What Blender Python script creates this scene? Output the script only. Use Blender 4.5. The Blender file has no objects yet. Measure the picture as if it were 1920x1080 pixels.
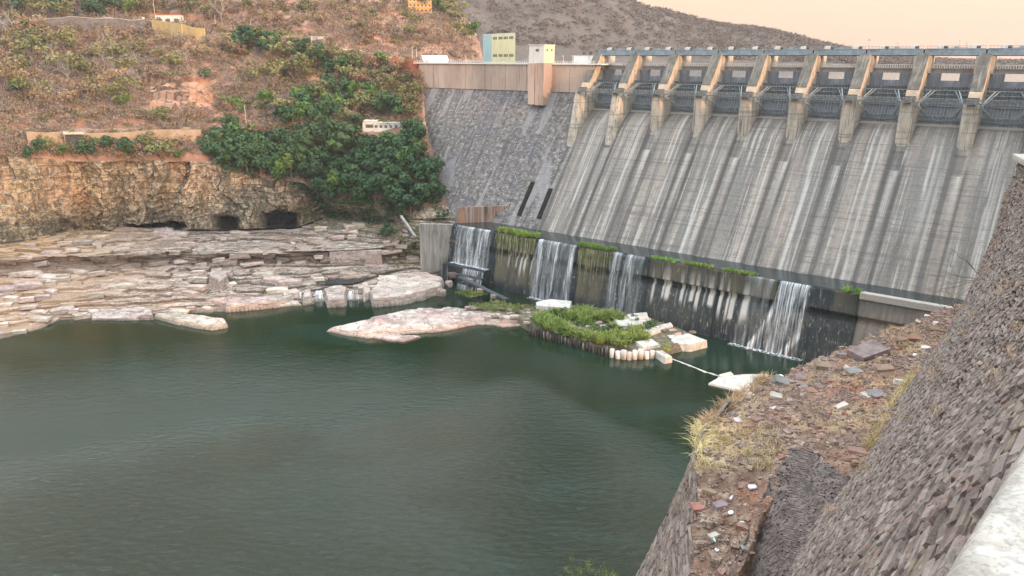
import bpy, math, random
import numpy as np
from mathutils import Matrix, Vector
rng = np.random.default_rng(7); random.seed(7)
scn = bpy.context.scene
# ------------------------------------------------------------------ camera, sky, sun, exposure
F, PT, TH, ROLL, CC = 1403.5, math.radians(16.92), math.radians(52.82), .004, 340.65
cam = bpy.data.cameras.new('camera'); co = bpy.data.objects.new('camera', cam); scn.collection.objects.link(co)
cam.sensor_width = 36; cam.lens = F / 1920 * 36; cam.clip_end = 12000; cam.clip_start = .05
co.matrix_world = Matrix.Rotation(math.pi/2 - PT, 4, 'X') @ Matrix.Rotation(ROLL, 4, 'Z')
scn.camera = co
SUN_AZ, SUN_EL = math.radians(137), math.radians(9.5)      # clockwise from +Y
w = bpy.data.worlds.new('World'); scn.world = w; w.use_nodes = True
nt = w.node_tree; nt.nodes.clear()
def wn(t, **k):
    n = nt.nodes.new(t)
    for a, b in k.items(): setattr(n, a, b)
    return n
wo = wn('ShaderNodeOutputWorld'); bg = wn('ShaderNodeBackground'); bg2 = wn('ShaderNodeBackground'); ad = wn('ShaderNodeAddShader')
sky = wn('ShaderNodeTexSky', sky_type='NISHITA', sun_disc=False, sun_elevation=SUN_EL, sun_rotation=SUN_AZ)
sky.dust_density = 4; sky.air_density = 1.5
nt.links.new(sky.outputs[0], bg.inputs[0]); bg.inputs[1].default_value = .05; sky.sun_intensity = .4
tc = wn('ShaderNodeTexCoord'); sx = wn('ShaderNodeSeparateXYZ'); nt.links.new(tc.outputs['Generated'], sx.inputs[0])
rp = wn('ShaderNodeValToRGB'); nt.links.new(sx.outputs[2], rp.inputs[0])
el = rp.color_ramp.elements
el[0].position = 0; el[0].color = (1.0, .61, .42, 1)
el[1].position = 1; el[1].color = (2.5, 2.65, 2.8, 1)
for p, c in ((.07, (1.0, .65, .43)), (.12, (.90, .68, .52)), (.18, (.72, .64, .54)), (.38, (.92, .95, .97)), (.62, (1.6, 1.72, 1.82))):
    e = el.new(p); e.color = (*c, 1)
dt = wn('ShaderNodeVectorMath', operation='DOT_PRODUCT'); nt.links.new(tc.outputs['Generated'], dt.inputs[0])
dt.inputs[1].default_value = (math.sin(SUN_AZ), math.cos(SUN_AZ), 0)
mr = wn('ShaderNodeMapRange'); nt.links.new(dt.outputs['Value'], mr.inputs[0])
mr.inputs[1].default_value = -.6; mr.inputs[2].default_value = .9; mr.inputs[3].default_value = .9; mr.inputs[4].default_value = 1.25
m2 = wn('ShaderNodeMapRange', interpolation_type='SMOOTHSTEP'); nt.links.new(dt.outputs['Value'], m2.inputs[0]); m2.inputs[1].default_value = -.35; m2.inputs[2].default_value = -.9; m2.inputs[4].default_value = 1
m3 = wn('ShaderNodeMapRange', interpolation_type='SMOOTHSTEP'); nt.links.new(sx.outputs[2], m3.inputs[0]); m3.inputs[1].default_value = .46; m3.inputs[2].default_value = .62; m3.inputs[4].default_value = 1.9
mm = wn('ShaderNodeMath', operation='MULTIPLY_ADD'); nt.links.new(m2.outputs[0], mm.inputs[0]); nt.links.new(m3.outputs[0], mm.inputs[1]); nt.links.new(mr.outputs[0], mm.inputs[2])
nt.links.new(rp.outputs[0], bg2.inputs[0]); nt.links.new(mm.outputs[0], bg2.inputs[1])
nt.links.new(bg.outputs[0], ad.inputs[0]); nt.links.new(bg2.outputs[0], ad.inputs[1]); nt.links.new(ad.outputs[0], wo.inputs[0])
sl = bpy.data.lights.new('sun', 'SUN'); so = bpy.data.objects.new('sun', sl); scn.collection.objects.link(so)
sl.energy = 3.8; sl.angle = math.radians(1.5); sl.color = (1, .58, .32)
sd_ = Vector((math.sin(SUN_AZ)*math.cos(SUN_EL), math.cos(SUN_AZ)*math.cos(SUN_EL), math.sin(SUN_EL)))
so.rotation_euler = sd_.to_track_quat('Z', 'Y').to_euler()
vs = scn.view_settings; vs.view_transform = 'Standard'; vs.look = 'None'; vs.gamma = 1; vs.exposure = .21; vs.use_curve_mapping = False

# ------------------------------------------------------------------ geometry of the view: where things stand in the valley
Dv = np.array([-math.sin(TH), math.cos(TH)]); Nv = np.array([-math.cos(TH), -math.sin(TH)])
cp, sp = math.cos(PT), math.sin(PT); cr, sr = math.cos(ROLL), math.sin(ROLL)
def ray(px, py):
    a, b = np.asarray(px, float)-960, np.asarray(py, float)-540
    u = a*cr+b*sr; v = -a*sr+b*cr
    return np.stack(np.broadcast_arrays(u, F*cp-v*sp, -F*sp-v*cp), -1)
def atz(px, py, z): r = ray(px, py); return r*(np.asarray(z)/r[..., 2])[..., None]
def atY(px, py, Y): r = ray(px, py); return r*(np.asarray(Y)/r[..., 1])[..., None]
def proj(p):
    p = np.asarray(p, float); fw = p[..., 1]*cp-p[..., 2]*sp; up = p[..., 1]*sp+p[..., 2]*cp
    u = F*p[..., 0]/fw; v = -F*up/fw
    return 960+u*cr-v*sr, 540+u*sr+v*cr
def dam(s, d, z): return np.array([*( -Nv*CC + Nv*d + Dv*s), z])
def todam(p): return p[..., 0]*Dv[0]+p[..., 1]*Dv[1], p[..., 0]*Nv[0]+p[..., 1]*Nv[1]+CC

# ------------------------------------------------------------------ noise
def h3(x, y, z, s=0):
    n = (x.astype(np.int64)*73856093) ^ (y.astype(np.int64)*19349663) ^ (z.astype(np.int64)*83492791) ^ (s*2654435761)
    n = (n ^ (n >> 13))*1274126177 & 0x7fffffff
    n = (n ^ (n >> 15))*2246822519 & 0x7fffffff
    return (n & 0xffff)/65535.
def vn(x, y, z=0., s=0):
    x, y, z = np.broadcast_arrays(np.asarray(x, float), y, z)
    ix, iy, iz = np.floor(x), np.floor(y), np.floor(z); fx, fy, fz = x-ix, y-iy, z-iz
    fx, fy, fz = [t*t*(3-2*t) for t in (fx, fy, fz)]; r = 0
    for a in (0, 1):
        for b in (0, 1):
            for c in (0, 1):
                r = r + h3(ix+a, iy+b, iz+c, s)*(fx if a else 1-fx)*(fy if b else 1-fy)*(fz if c else 1-fz)
    return r*2-1
def fbm(x, y, z=0., o=4, s=0):
    r = 0; a = 1.; t = 0
    for i in range(o): r = r+a*vn(x, y, z, s+i); t += a; a *= .5; x = x*2.03; y = y*2.03; z = z*2.03
    return r/t
def ss(a, b, x): t = np.clip((x-a)/(b-a), 0, 1); return t*t*(3-2*t)
def blocks(a, b, wa, wb, s=0, jit=.35):
    """irregular brick cells: returns per-cell hash and distance to the joint"""
    b2 = b/wb + jit*vn(a/wa*.7, b*0, 3.3, s); ib = np.floor(b2)
    a2 = a/wa*(.6+.8*h3(ib, ib*0, ib*0, s+5)) + h3(ib, ib*0, ib*0+1, s)*7 + jit*vn(b/wb, a*0, 1.7, s+2); ia = np.floor(a2)
    e = np.minimum(np.minimum(a2-ia, 1-a2+ia)*wa, np.minimum(b2-ib, 1-b2+ib)*wb)
    return h3(ia, ib, ia*0, s+9), e

# ------------------------------------------------------------------ objects
C = scn.collection
def tag(o, label=None, cat=None, group=None, kind=None):
    for k, v in (('label', label), ('category', cat), ('group', group), ('kind', kind)):
        if v: o[k] = v
    return o
def link(name, me, mat=None, parent=None, mw=None):
    o = bpy.data.objects.new(name, me); C.objects.link(o)
    if mat and me and not me.materials: me.materials.append(mat)
    if mw is not None: o.matrix_world = mw
    if parent is not None: o.parent = parent
    return o
def mesh(name, V, Fc, smooth=False):
    me = bpy.data.meshes.new(name); V = np.asarray(V, np.float32)
    if isinstance(Fc, np.ndarray):
        m, k = Fc.shape
        me.vertices.add(len(V)); me.vertices.foreach_set('co', V.ravel())
        me.loops.add(m*k); me.loops.foreach_set('vertex_index', Fc.astype(np.int32).ravel())
        me.polygons.add(m); me.polygons.foreach_set('loop_start', np.arange(0, m*k, k, dtype=np.int32))
        me.polygons.foreach_set('loop_total', np.full(m, k, np.int32)); me.update(calc_edges=True); me.validate()
    else:
        me.from_pydata(V.tolist(), [], [tuple(int(i) for i in f) for f in Fc])
    me.polygons.foreach_set('use_smooth', np.full(len(me.polygons), bool(smooth)))
    me.update(); return me
def gridF(r, c, mask=None):
    i = np.arange(r*c).reshape(r, c); q = np.stack([i[:-1, :-1], i[:-1, 1:], i[1:, 1:], i[1:, :-1]], -1).reshape(-1, 4)
    if mask is not None:
        k = (mask[:-1, :-1] | mask[1:, :-1] | mask[:-1, 1:] | mask[1:, 1:]).ravel(); q = q[k]
    return q
def attr(me, name, val):
    a = me.attributes.new(name, 'FLOAT', 'POINT'); a.data.foreach_set('value', np.asarray(val, np.float32).ravel())
def empty(name, loc=(0, 0, 0), rz=0, parent=None):
    o = bpy.data.objects.new(name, None); C.objects.link(o); o.location = loc; o.rotation_euler = (0, 0, rz); o.empty_display_size = .5
    if parent is not None: o.parent = parent
    return o
class MB:
    def __init__(s): s.v = []; s.f = []; s.n = 0
    def add(s, V, Fs):
        s.v += [tuple(map(float, p)) for p in V]; s.f += [tuple(int(i)+s.n for i in f) for f in Fs]; s.n += len(V); return s
    def box(s, x0, x1, y0, y1, z0, z1):
        V = [(x, y, z) for z in (z0, z1) for y in (y0, y1) for x in (x0, x1)]
        return s.add(V, [(0, 2, 3, 1), (4, 5, 7, 6), (0, 1, 5, 4), (2, 6, 7, 3), (0, 4, 6, 2), (1, 3, 7, 5)])
    def prism(s, A, B):
        n = len(A); return s.add(list(A)+list(B), [tuple(range(n))[::-1], tuple(range(n, 2*n))]+[(i, (i+1) % n, n+(i+1) % n, n+i) for i in range(n)])
    def bar(s, a, b, r, r2=None, k=4):
        a = np.array(a, float); b = np.array(b, float); d = b-a; L = np.linalg.norm(d)
        if L < 1e-6: return s
        d /= L; u = np.cross(d, (0, 0, 1) if abs(d[2]) < .9 else (1, 0, 0)); u /= np.linalg.norm(u); q = np.cross(d, u); r2 = r if r2 is None else r2
        t = [2*math.pi*(i+.5)/k for i in range(k)]
        return s.prism([a+r*(math.cos(x)*u+math.sin(x)*q) for x in t], [b+r2*(math.cos(x)*u+math.sin(x)*q) for x in t])
    def me(s, name, smooth=False): return mesh(name, s.v, s.f, smooth)
    def build(s, name, mat, parent=None, smooth=False, mw=None): return link(name, s.me(name, smooth), mat, parent, mw)
def tile(protoV, protoF, mats):
    """one mesh from many transformed copies (mats: n x 4 x 4)"""
    V = np.c_[protoV, np.ones(len(protoV))]; n = len(mats)
    A = np.einsum('nij,vj->nvi', mats, V)[..., :3].reshape(-1, 3)
    Fq = (np.asarray(protoF)[None]+(np.arange(n)*len(protoV))[:, None, None]).reshape(-1, len(protoF[0]))
    return A, Fq
def join(parts):
    V = []; Fq = []; n = 0
    for a, b in parts: V.append(a); Fq.append(b+n); n += len(a)
    return np.concatenate(V), np.concatenate(Fq)
def rotmats(n, tilt=.3, full=False):
    a = rng.uniform(0, 2*np.pi, n)
    if full:
        q = rng.normal(size=(n, 4)); q /= np.linalg.norm(q, axis=1)[:, None]; w_, x, y, z = q.T
        return np.stack([1-2*(y*y+z*z), 2*(x*y-z*w_), 2*(x*z+y*w_), 2*(x*y+z*w_), 1-2*(x*x+z*z), 2*(y*z-x*w_), 2*(x*z-y*w_), 2*(y*z+x*w_), 1-2*(x*x+y*y)], -1).reshape(n, 3, 3)
    R = np.zeros((n, 3, 3)); R[:, 0, 0] = np.cos(a); R[:, 0, 1] = -np.sin(a); R[:, 1, 0] = np.sin(a); R[:, 1, 1] = np.cos(a); R[:, 2, 2] = 1
    t = rng.normal(0, tilt, n); T = np.zeros((n, 3, 3)); T[:, 0, 0] = 1; T[:, 1, 1] = np.cos(t); T[:, 1, 2] = -np.sin(t); T[:, 2, 1] = np.sin(t); T[:, 2, 2] = np.cos(t)
    return T @ R
def m4(R, P, S):
    n = len(P); S = np.asarray(S, float); S = np.broadcast_to(S[:, None], (n, 3)) if S.ndim == 1 else S
    M = np.zeros((n, 4, 4)); M[:, :3, :3] = R*S[:, None, :]; M[:, :3, 3] = P; M[:, 3, 3] = 1; return M

# ------------------------------------------------------------------ materials
def mat(name, ramp, scale=(1, 1, 1), detail=6, rough=.9, bump=.4, bscale=None, bdist=.2, layers=(), coords='Object', spec=.3, distort=0., randomv=0., extra=None, cracks=()):
    """ramp: list of (pos,color). layers: (scale3, detail, lo, hi, color, amount) blended over"""
    m = bpy.data.materials.new(name); m.use_nodes = True; t = m.node_tree; N = t.nodes; L = t.links
    b = N['Principled BSDF']; b.inputs['Roughness'].default_value = rough; b.inputs['Specular IOR Level'].default_value = spec
    tcn = N.new('ShaderNodeTexCoord')
    def noise(sc, dt_, d=0.):
        mp = N.new('ShaderNodeMapping'); mp.inputs['Scale'].default_value = sc; L.new(tcn.outputs[coords], mp.inputs[0])
        n = N.new('ShaderNodeTexNoise'); n.inputs['Scale'].default_value = 1; n.inputs['Detail'].default_value = dt_; n.inputs['Roughness'].default_value = .6; n.inputs['Distortion'].default_value = d
        L.new(mp.outputs[0], n.inputs[0]); return n.outputs[0]
    n = noise(scale, detail, distort); r = N.new('ShaderNodeValToRGB'); L.new(n, r.inputs[0])
    e = r.color_ramp.elements
    e[0].position, e[0].color = ramp[0][0], (*ramp[0][1], 1); e[1].position, e[1].color = ramp[-1][0], (*ramp[-1][1], 1)
    for p, c in ramp[1:-1]: q = e.new(p); q.color = (*c, 1)
    col = r.outputs[0]
    for (sc, dt_, lo, hi, c, amt) in layers:
        n2 = noise(sc, dt_); q = N.new('ShaderNodeMapRange'); q.interpolation_type = 'SMOOTHSTEP'; L.new(n2, q.inputs[0])
        q.inputs[1].default_value = lo; q.inputs[2].default_value = hi; q.inputs[4].default_value = amt
        mx = N.new('ShaderNodeMix'); mx.data_type = 'RGBA'; L.new(q.outputs[0], mx.inputs[0]); L.new(col, mx.inputs[6]); mx.inputs[7].default_value = (*c, 1); col = mx.outputs[2]
    for (sc, wd, c, amt) in cracks:
        mp = N.new('ShaderNodeMapping'); mp.inputs['Scale'].default_value = sc; L.new(tcn.outputs[coords], mp.inputs[0]); nd = N.new('ShaderNodeTexNoise'); nd.inputs['Scale'].default_value = .7; nd.inputs['Detail'].default_value = 4; L.new(mp.outputs[0], nd.inputs[0])
        va = N.new('ShaderNodeVectorMath'); va.operation = 'MULTIPLY_ADD'; va.inputs[1].default_value = (.9, .9, .9); L.new(nd.outputs['Color'], va.inputs[0]); L.new(mp.outputs[0], va.inputs[2])
        vo = N.new('ShaderNodeTexVoronoi'); vo.feature = 'DISTANCE_TO_EDGE'; vo.inputs['Scale'].default_value = 1; L.new(va.outputs[0], vo.inputs['Vector'])
        q = N.new('ShaderNodeMapRange'); L.new(vo.outputs['Distance'], q.inputs[0]); q.inputs[1].default_value = wd; q.inputs[2].default_value = 0; q.inputs[4].default_value = amt
        mx = N.new('ShaderNodeMix'); mx.data_type = 'RGBA'; L.new(q.outputs[0], mx.inputs[0]); L.new(col, mx.inputs[6]); mx.inputs[7].default_value = (*c, 1); col = mx.outputs[2]
    if extra: col = extra(N, L, col, tcn)
    if randomv:
        oi = N.new('ShaderNodeObjectInfo'); hs = N.new('ShaderNodeHueSaturation'); q = N.new('ShaderNodeMapRange'); L.new(oi.outputs['Random'], q.inputs[0])
        q.inputs[3].default_value = 1-randomv; q.inputs[4].default_value = 1+randomv; L.new(q.outputs[0], hs.inputs['Value'])
        q2 = N.new('ShaderNodeMapRange'); mm = N.new('ShaderNodeMath'); mm.operation = 'FRACT'; m3 = N.new('ShaderNodeMath'); m3.operation = 'MULTIPLY'; m3.inputs[1].default_value = 7.13
        L.new(oi.outputs['Random'], m3.inputs[0]); L.new(m3.outputs[0], mm.inputs[0]); L.new(mm.outputs[0], q2.inputs[0]); q2.inputs[3].default_value = .475; q2.inputs[4].default_value = .525
        L.new(q2.outputs[0], hs.inputs['Hue']); L.new(col, hs.inputs['Color']); col = hs.outputs[0]
    L.new(col, b.inputs['Base Color'])
    if bump:
        bs = bscale or tuple(4*x for x in scale); bn = noise(bs, 5); bp = N.new('ShaderNodeBump'); bp.inputs['Strength'].default_value = bump; bp.inputs['Distance'].default_value = bdist
        L.new(bn, bp.inputs['Height']); L.new(bp.outputs[0], b.inputs['Normal'])
    return m
def attrmix(*items):
    """items: (attribute, color, amount)"""
    def f(N, L, col, tcn):
        for a, c, amt in items:
            at = N.new('ShaderNodeAttribute'); at.attribute_name = a; mu = N.new('ShaderNodeMath'); mu.operation = 'MULTIPLY'; mu.inputs[1].default_value = amt; mu.use_clamp = True; L.new(at.outputs['Fac'], mu.inputs[0])
            mx = N.new('ShaderNodeMix'); mx.data_type = 'RGBA'; L.new(mu.outputs[0], mx.inputs[0]); L.new(col, mx.inputs[6]); mx.inputs[7].default_value = (*c, 1); col = mx.outputs[2]
        return col
    return f
def streaks(N, L, col, tcn):
    return col
G = lambda v: (v, v, v)
M = {}
M['shelf'] = mat('pink_sandstone', [(.3, (.13, .10, .08)), (.44, (.26, .21, .17)), (.56, (.40, .34, .285)), (.72, (.60, .53, .46))], (.10, .16, 1.1), 9, bump=.9, bscale=(.7, .7, 3.4), bdist=.8,
    layers=[((.02, .02, .02), 3, .45, .62, (.38, .26, .20), .45), ((.5, .5, 1.5), 6, .54, .64, (.13, .10, .085), .6), ((.04, .05, 2.2), 4, .54, .6, (.12, .095, .08), .7), ((1.3, 1.3, 3), 3, .56, .62, (.74, .68, .62), .5)], cracks=[((.07, .16, .45), .03, (.05, .04, .035), .85), ((.3, .5, 1.2), .05, (.08, .065, .055), .5)], extra=attrmix(('joint', (.07, .055, .045), .85), ('grass', (.40, .31, .17), .8), ('warm', (.50, .31, .18), .6), ('riser', (.20, .165, .14), .6), ('wet', (.07, .06, .05), .85)))
M['cliff'] = mat('layered_cliff_rock', [(.3, (.10, .08, .058)), (.45, (.24, .195, .14)), (.58, (.40, .33, .235)), (.72, (.58, .50, .38))], (.25, .25, .2), 9, bump=.9, bscale=(.8, .8, 1.6), bdist=.8,
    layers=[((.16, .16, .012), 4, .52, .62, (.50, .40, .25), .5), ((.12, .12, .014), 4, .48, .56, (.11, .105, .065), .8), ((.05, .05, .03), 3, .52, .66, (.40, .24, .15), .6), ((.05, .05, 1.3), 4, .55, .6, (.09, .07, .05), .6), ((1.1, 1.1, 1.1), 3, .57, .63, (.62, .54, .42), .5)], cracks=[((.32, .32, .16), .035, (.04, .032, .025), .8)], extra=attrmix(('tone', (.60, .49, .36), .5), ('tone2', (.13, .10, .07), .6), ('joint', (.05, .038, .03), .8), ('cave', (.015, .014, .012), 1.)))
M['hill'] = mat('dry_hillside_soil', [(.3, (.15, .09, .07)), (.46, (.27, .155, .11)), (.6, (.36, .21, .15)), (.75, (.48, .34, .25))], (.035, .035, .05), 9, bump=.8, bscale=(.25, .25, .4), bdist=2.,
    layers=[((.015, .015, .015), 4, .5, .66, (.23, .17, .13), .7), ((.2, .2, .3), 5, .58, .68, (.55, .42, .33), .5)], extra=attrmix(('rock', (.42, .26, .17), .75), ('joint', (.05, .035, .03), .85), ('track', (.46, .33, .20), .85), ('bare', (.50, .27, .165), .6)))
M['far'] = mat('bare_forest_hill', [(.3, (.07, .058, .05)), (.5, (.105, .088, .075)), (.7, (.145, .122, .105))], (.02, .02, .02), 10, bump=1, bscale=(.05, .05, .05), bdist=8)
M['rubble'] = mat('rubble_earth', [(.3, (.08, .05, .036)), (.45, (.17, .11, .08)), (.58, (.28, .20, .145)), (.72, (.48, .39, .30))], (.9, .9, .9), 10, bump=1., bscale=(4, 4, 4), bdist=.2,
    layers=[((.12, .12, .12), 3, .52, .62, (.33, .15, .09), .6), ((1.3, 1.3, 1.3), 5, .60, .68, (.55, .46, .36), .7)], extra=attrmix(('grass', (.50, .37, .19), .75)))
M['mud'] = mat('island_mud', [(.3, (.06, .05, .035)), (.5, (.12, .10, .07)), (.7, (.24, .21, .16))], (.8, .8, .8), 7, bump=.7, bscale=(3, 3, 3), bdist=.15, layers=[((.3, .3, .3), 3, .5, .6, (.10, .12, .04), .6)])
M['rock'] = mat('grey_brown_stone', [(.3, (.12, .095, .085)), (.5, (.24, .19, .165)), (.7, (.38, .32, .28))], (.6, .6, .9), 6, bump=.5, bscale=(3, 3, 3), bdist=.08, randomv=.35)
M['palerock'] = mat('pale_rock', [(.3, (.27, .225, .195)), (.5, (.42, .365, .32)), (.7, (.60, .54, .48))], (.25, .25, .8), 7, bump=.6, bscale=(1.2, 1.2, 3), bdist=.4, randomv=.12,
    layers=[((.08, .08, .2), 4, .5, .62, (.42, .28, .235), .6), ((.05, .05, 2.4), 4, .55, .6, (.17, .13, .11), .6), ((1.1, 1.1, 2), 4, .56, .63, (.22, .18, .155), .5)], cracks=[((.12, .2, .5), .03, (.06, .05, .04), .8)], extra=attrmix(('wet', (.08, .07, .06), .9)))
M['wallstone'] = mat('slate_wall_stone', [(.3, (.10, .078, .066)), (.5, (.185, .148, .125)), (.7, (.30, .25, .215))], (1.4, 1.4, 1.4), 9, bump=.8, bscale=(14, 14, 14), bdist=.05,
    layers=[((.06, .06, .06), 3, .5, .62, (.235, .22, .195), .6), ((6, 6, 6), 5, .55, .62, (.36, .31, .28), .6), ((4.5, 4.5, 4.5), 5, .56, .62, (.07, .055, .05), .6), ((2.2, 2.2, 2.2), 3, .56, .64, (.27, .165, .13), .5), ((1.7, 1.7, 1.7), 2, .58, .64, (.09, .085, .085), .5), ((1.2, 1.2, 1.2), 2, .62, .68, (.30, .26, .17), .5)], extra=attrmix(('tone', (.38, .32, .295), .5), ('tone2', (.115, .085, .085), .6)))
M['mortar'] = mat('dark_wall_core', [(.3, (.035, .03, .028)), (.7, (.08, .068, .06))], (1, 1, 1), 5, bump=.5)
M['white'] = mat('lime_washed_concrete', [(.3, (.27, .245, .21)), (.46, (.38, .355, .315)), (.62, (.47, .45, .41))], (7, 7, 7), 10, bump=.6, bscale=(40, 40, 40), bdist=.01,
    layers=[((2.2, 2.2, 2.2), 8, .54, .62, (.46, .41, .34), .5), ((22, 22, 22), 6, .50, .60, (.24, .215, .18), .5), ((70, 70, 70), 3, .50, .62, (.20, .18, .155), .45), ((3, 3, 3), 5, .52, .62, (.56, .54, .50), .5), ((5, .7, 2), 6, .66, .675, (.2, .18, .16), .6)])
# ================================================================== dam
def fz(z, c=(1,)): return z
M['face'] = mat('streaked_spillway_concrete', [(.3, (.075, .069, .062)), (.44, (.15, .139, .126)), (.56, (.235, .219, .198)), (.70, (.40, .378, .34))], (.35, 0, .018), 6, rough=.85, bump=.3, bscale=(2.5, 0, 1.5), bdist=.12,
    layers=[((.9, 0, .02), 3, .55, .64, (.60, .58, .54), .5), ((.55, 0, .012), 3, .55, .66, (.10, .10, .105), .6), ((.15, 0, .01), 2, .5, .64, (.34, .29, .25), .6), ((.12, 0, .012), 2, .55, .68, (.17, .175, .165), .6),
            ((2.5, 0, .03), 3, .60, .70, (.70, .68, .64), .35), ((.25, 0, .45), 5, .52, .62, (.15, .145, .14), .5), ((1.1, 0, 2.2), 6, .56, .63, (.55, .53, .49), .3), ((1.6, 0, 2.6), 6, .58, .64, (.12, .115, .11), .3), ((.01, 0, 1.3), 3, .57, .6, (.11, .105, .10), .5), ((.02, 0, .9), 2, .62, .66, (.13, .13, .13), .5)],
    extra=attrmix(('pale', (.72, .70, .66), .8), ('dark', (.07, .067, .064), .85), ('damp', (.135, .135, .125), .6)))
M['sideface'] = mat('dark_masonry_dam_face', [(.3, (.05, .047, .045)), (.45, (.11, .104, .10)), (.56, (.17, .16, .152)), (.70, (.32, .305, .29))], (.35, 0, .5), 10, rough=.9, bump=.25, bscale=(1.6, 0, 2.4), bdist=.1,
    layers=[((.06, 0, .03), 4, .52, .62, (.10, .10, .12), .7), ((.5, 0, 1.2), 6, .56, .64, (.48, .46, .45), .65), ((.03, 0, 1.1), 2, .6, .66, (.08, .08, .09), .6), ((.8, 0, .03), 2, .56, .62, (.06, .06, .07), .75), ((.9, 0, 3.0), 3, .58, .64, (.45, .43, .41), .35), ((.10, 0, .02), 2, .56, .6, (.30, .29, .30), .5)])
M['tan'] = mat('tan_concrete', [(.3, (.34, .255, .21)), (.5, (.46, .36, .30)), (.7, (.55, .44, .37))], (.08, .08, .03), 5, bump=.1, layers=[((.9, .9, .04), 3, .6, .68, (.22, .165, .14), .6), ((.03, 0, 2), 1, .6, .7, (.4, .31, .26), .3)])
M['pier'] = mat('weathered_pier_concrete', [(.3, (.27, .24, .20)), (.5, (.44, .40, .34)), (.7, (.58, .54, .47))], (.5, .5, .12), 7, bump=.3, bscale=(2, 2, 2), bdist=.1,
    layers=[((1.6, 1.6, .05), 4, .55, .63, (.12, .11, .10), .85), ((.3, .3, .9), 4, .56, .66, (.26, .24, .20), .6), ((.02, .02, .8), 1, .6, .64, (.16, .15, .13), .5)], extra=attrmix(('dark', (.06, .065, .065), .9)))
M['pierup'] = mat('upper_pier_concrete', [(.3, (.38, .31, .24)), (.5, (.50, .42, .33)), (.7, (.60, .52, .42))], (.4, .4, .3), 6, bump=.15, layers=[((1.2, 1.2, .08), 3, .6, .68, (.25, .21, .17), .5)])
M['lichen'] = mat('stained_sloping_concrete', [(.3, (.075, .075, .066)), (.5, (.125, .124, .11)), (.7, (.19, .185, .165))], (.4, .4, .3), 7, bump=.3, layers=[((1.2, .1, .1), 3, .56, .66, (.32, .31, .28), .5)])
M['gate'] = mat('grey_gate_steel', [(.3, (.11, .13, .15)), (.5, (.17, .19, .22)), (.7, (.25, .28, .32))], (.3, .3, .15), 5, rough=.6, bump=.05, spec=.4, layers=[((1.5, 1, .08), 3, .58, .68, (.33, .35, .37), .5), ((.8, .8, .1), 3, .6, .7, (.16, .12, .10), .5)])
M['steel'] = mat('pale_grey_steelwork', [(.3, (.13, .16, .175)), (.5, (.21, .25, .265)), (.7, (.32, .365, .38))], (.5, .5, .5), 4, rough=.55, bump=0, spec=.4, layers=[((1, 1, 1), 4, .6, .7, (.16, .13, .11), .5)])
M['bluesteel'] = mat('blue_grey_girder_paint', [(.3, (.20, .27, .33)), (.5, (.28, .37, .44)), (.7, (.38, .47, .54))], (.4, .4, .4), 4, rough=.5, bump=0, spec=.4, layers=[((2, 2, .3), 4, .58, .68, (.12, .14, .16), .6)])
M['darksteel'] = mat('dark_steel', [(.3, (.03, .035, .04)), (.7, (.08, .085, .09))], (1, 1, 1), 3, rough=.6, bump=0)
M['deck'] = mat('deck_concrete', [(.3, (.20, .175, .16)), (.5, (.28, .25, .225)), (.7, (.36, .33, .30))], (.2, .2, .3), 5, bump=.1, layers=[((.8, .8, .1), 3, .58, .68, (.14, .125, .11), .5)])
M['paint'] = mat('pale_painted_wall', [(.3, (.60, .60, .58)), (.7, (.75, .75, .73))], (.4, .4, .2), 5, bump=0, layers=[((.8, .8, .1), 3, .58, .7, (.45, .43, .40), .4)])
DZ = math.atan2(Dv[1], Dv[0])
dm = empty('concrete_dam', (*(-Nv*CC), 0), DZ); tag(dm, 'huge grey concrete spillway dam with streaked face and tall gate piers closing the gorge', 'dam')
DM = Matrix.Translation((*(-Nv*CC), 0)) @ Matrix.Rotation(DZ, 4, 'Z')
PS = [38.3+22.17*k for k in range(-2, 9)]          # pier centres along the dam
def prof(z): return .76*(-z-33)
# spillway face: profile of the ogee, swept along the dam
pd = [(-34, -24.3), (-20, -24.3), (-15, -24.35), (-12, -24.7), (-9, -25.9), (-6, -27.8), (-3, -30.2), (0, -33.0)]
zs = np.concatenate([np.linspace(-33, -86, 150)[1:]])
pd = np.array([*[(np.interp(t, range(8), [p[0] for p in pd]), np.interp(t, range(8), [p[1] for p in pd])) for t in np.linspace(0, 7, 40)], *[(prof(z), z) for z in zs]])
sA = np.arange(-70, 214.2, .55)
S, Dd = np.meshgrid(sA, pd[:, 0]); Z = np.broadcast_to(pd[:, 1][:, None], S.shape).copy()
near = np.min(np.abs(S[..., None]-np.array(PS)), -1); pk = np.array(PS)[np.argmin(np.abs(S[..., None]-np.array(PS)), -1)]; off = S-pk
rib = ss(2.9, 2.5, near)*ss(-30, -40, Z)
foot = ((off > -1.9) & (off < 2.3) & (Z < -35) & (Z > -41.5-1.5*h3(pk.astype(int), pk*0, pk*0, 4))).astype(float)
joint = (np.abs(((-Z-33) % 3.05)-1.5) < .2).astype(float)*.25
bump = .55*rib - .5*foot + .18*fbm(S*.5, Z*.5, 0, 3, 3)*ss(-30, -36, Z)
Dd = Dd + bump*.8
V = np.stack([S, Dd, Z+bump*.5], -1)
me = mesh('spillway_face', V.reshape(-1, 3), gridF(*S.shape), True)
hk = h3(pk.astype(int), pk*0, pk*0, 8)
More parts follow.
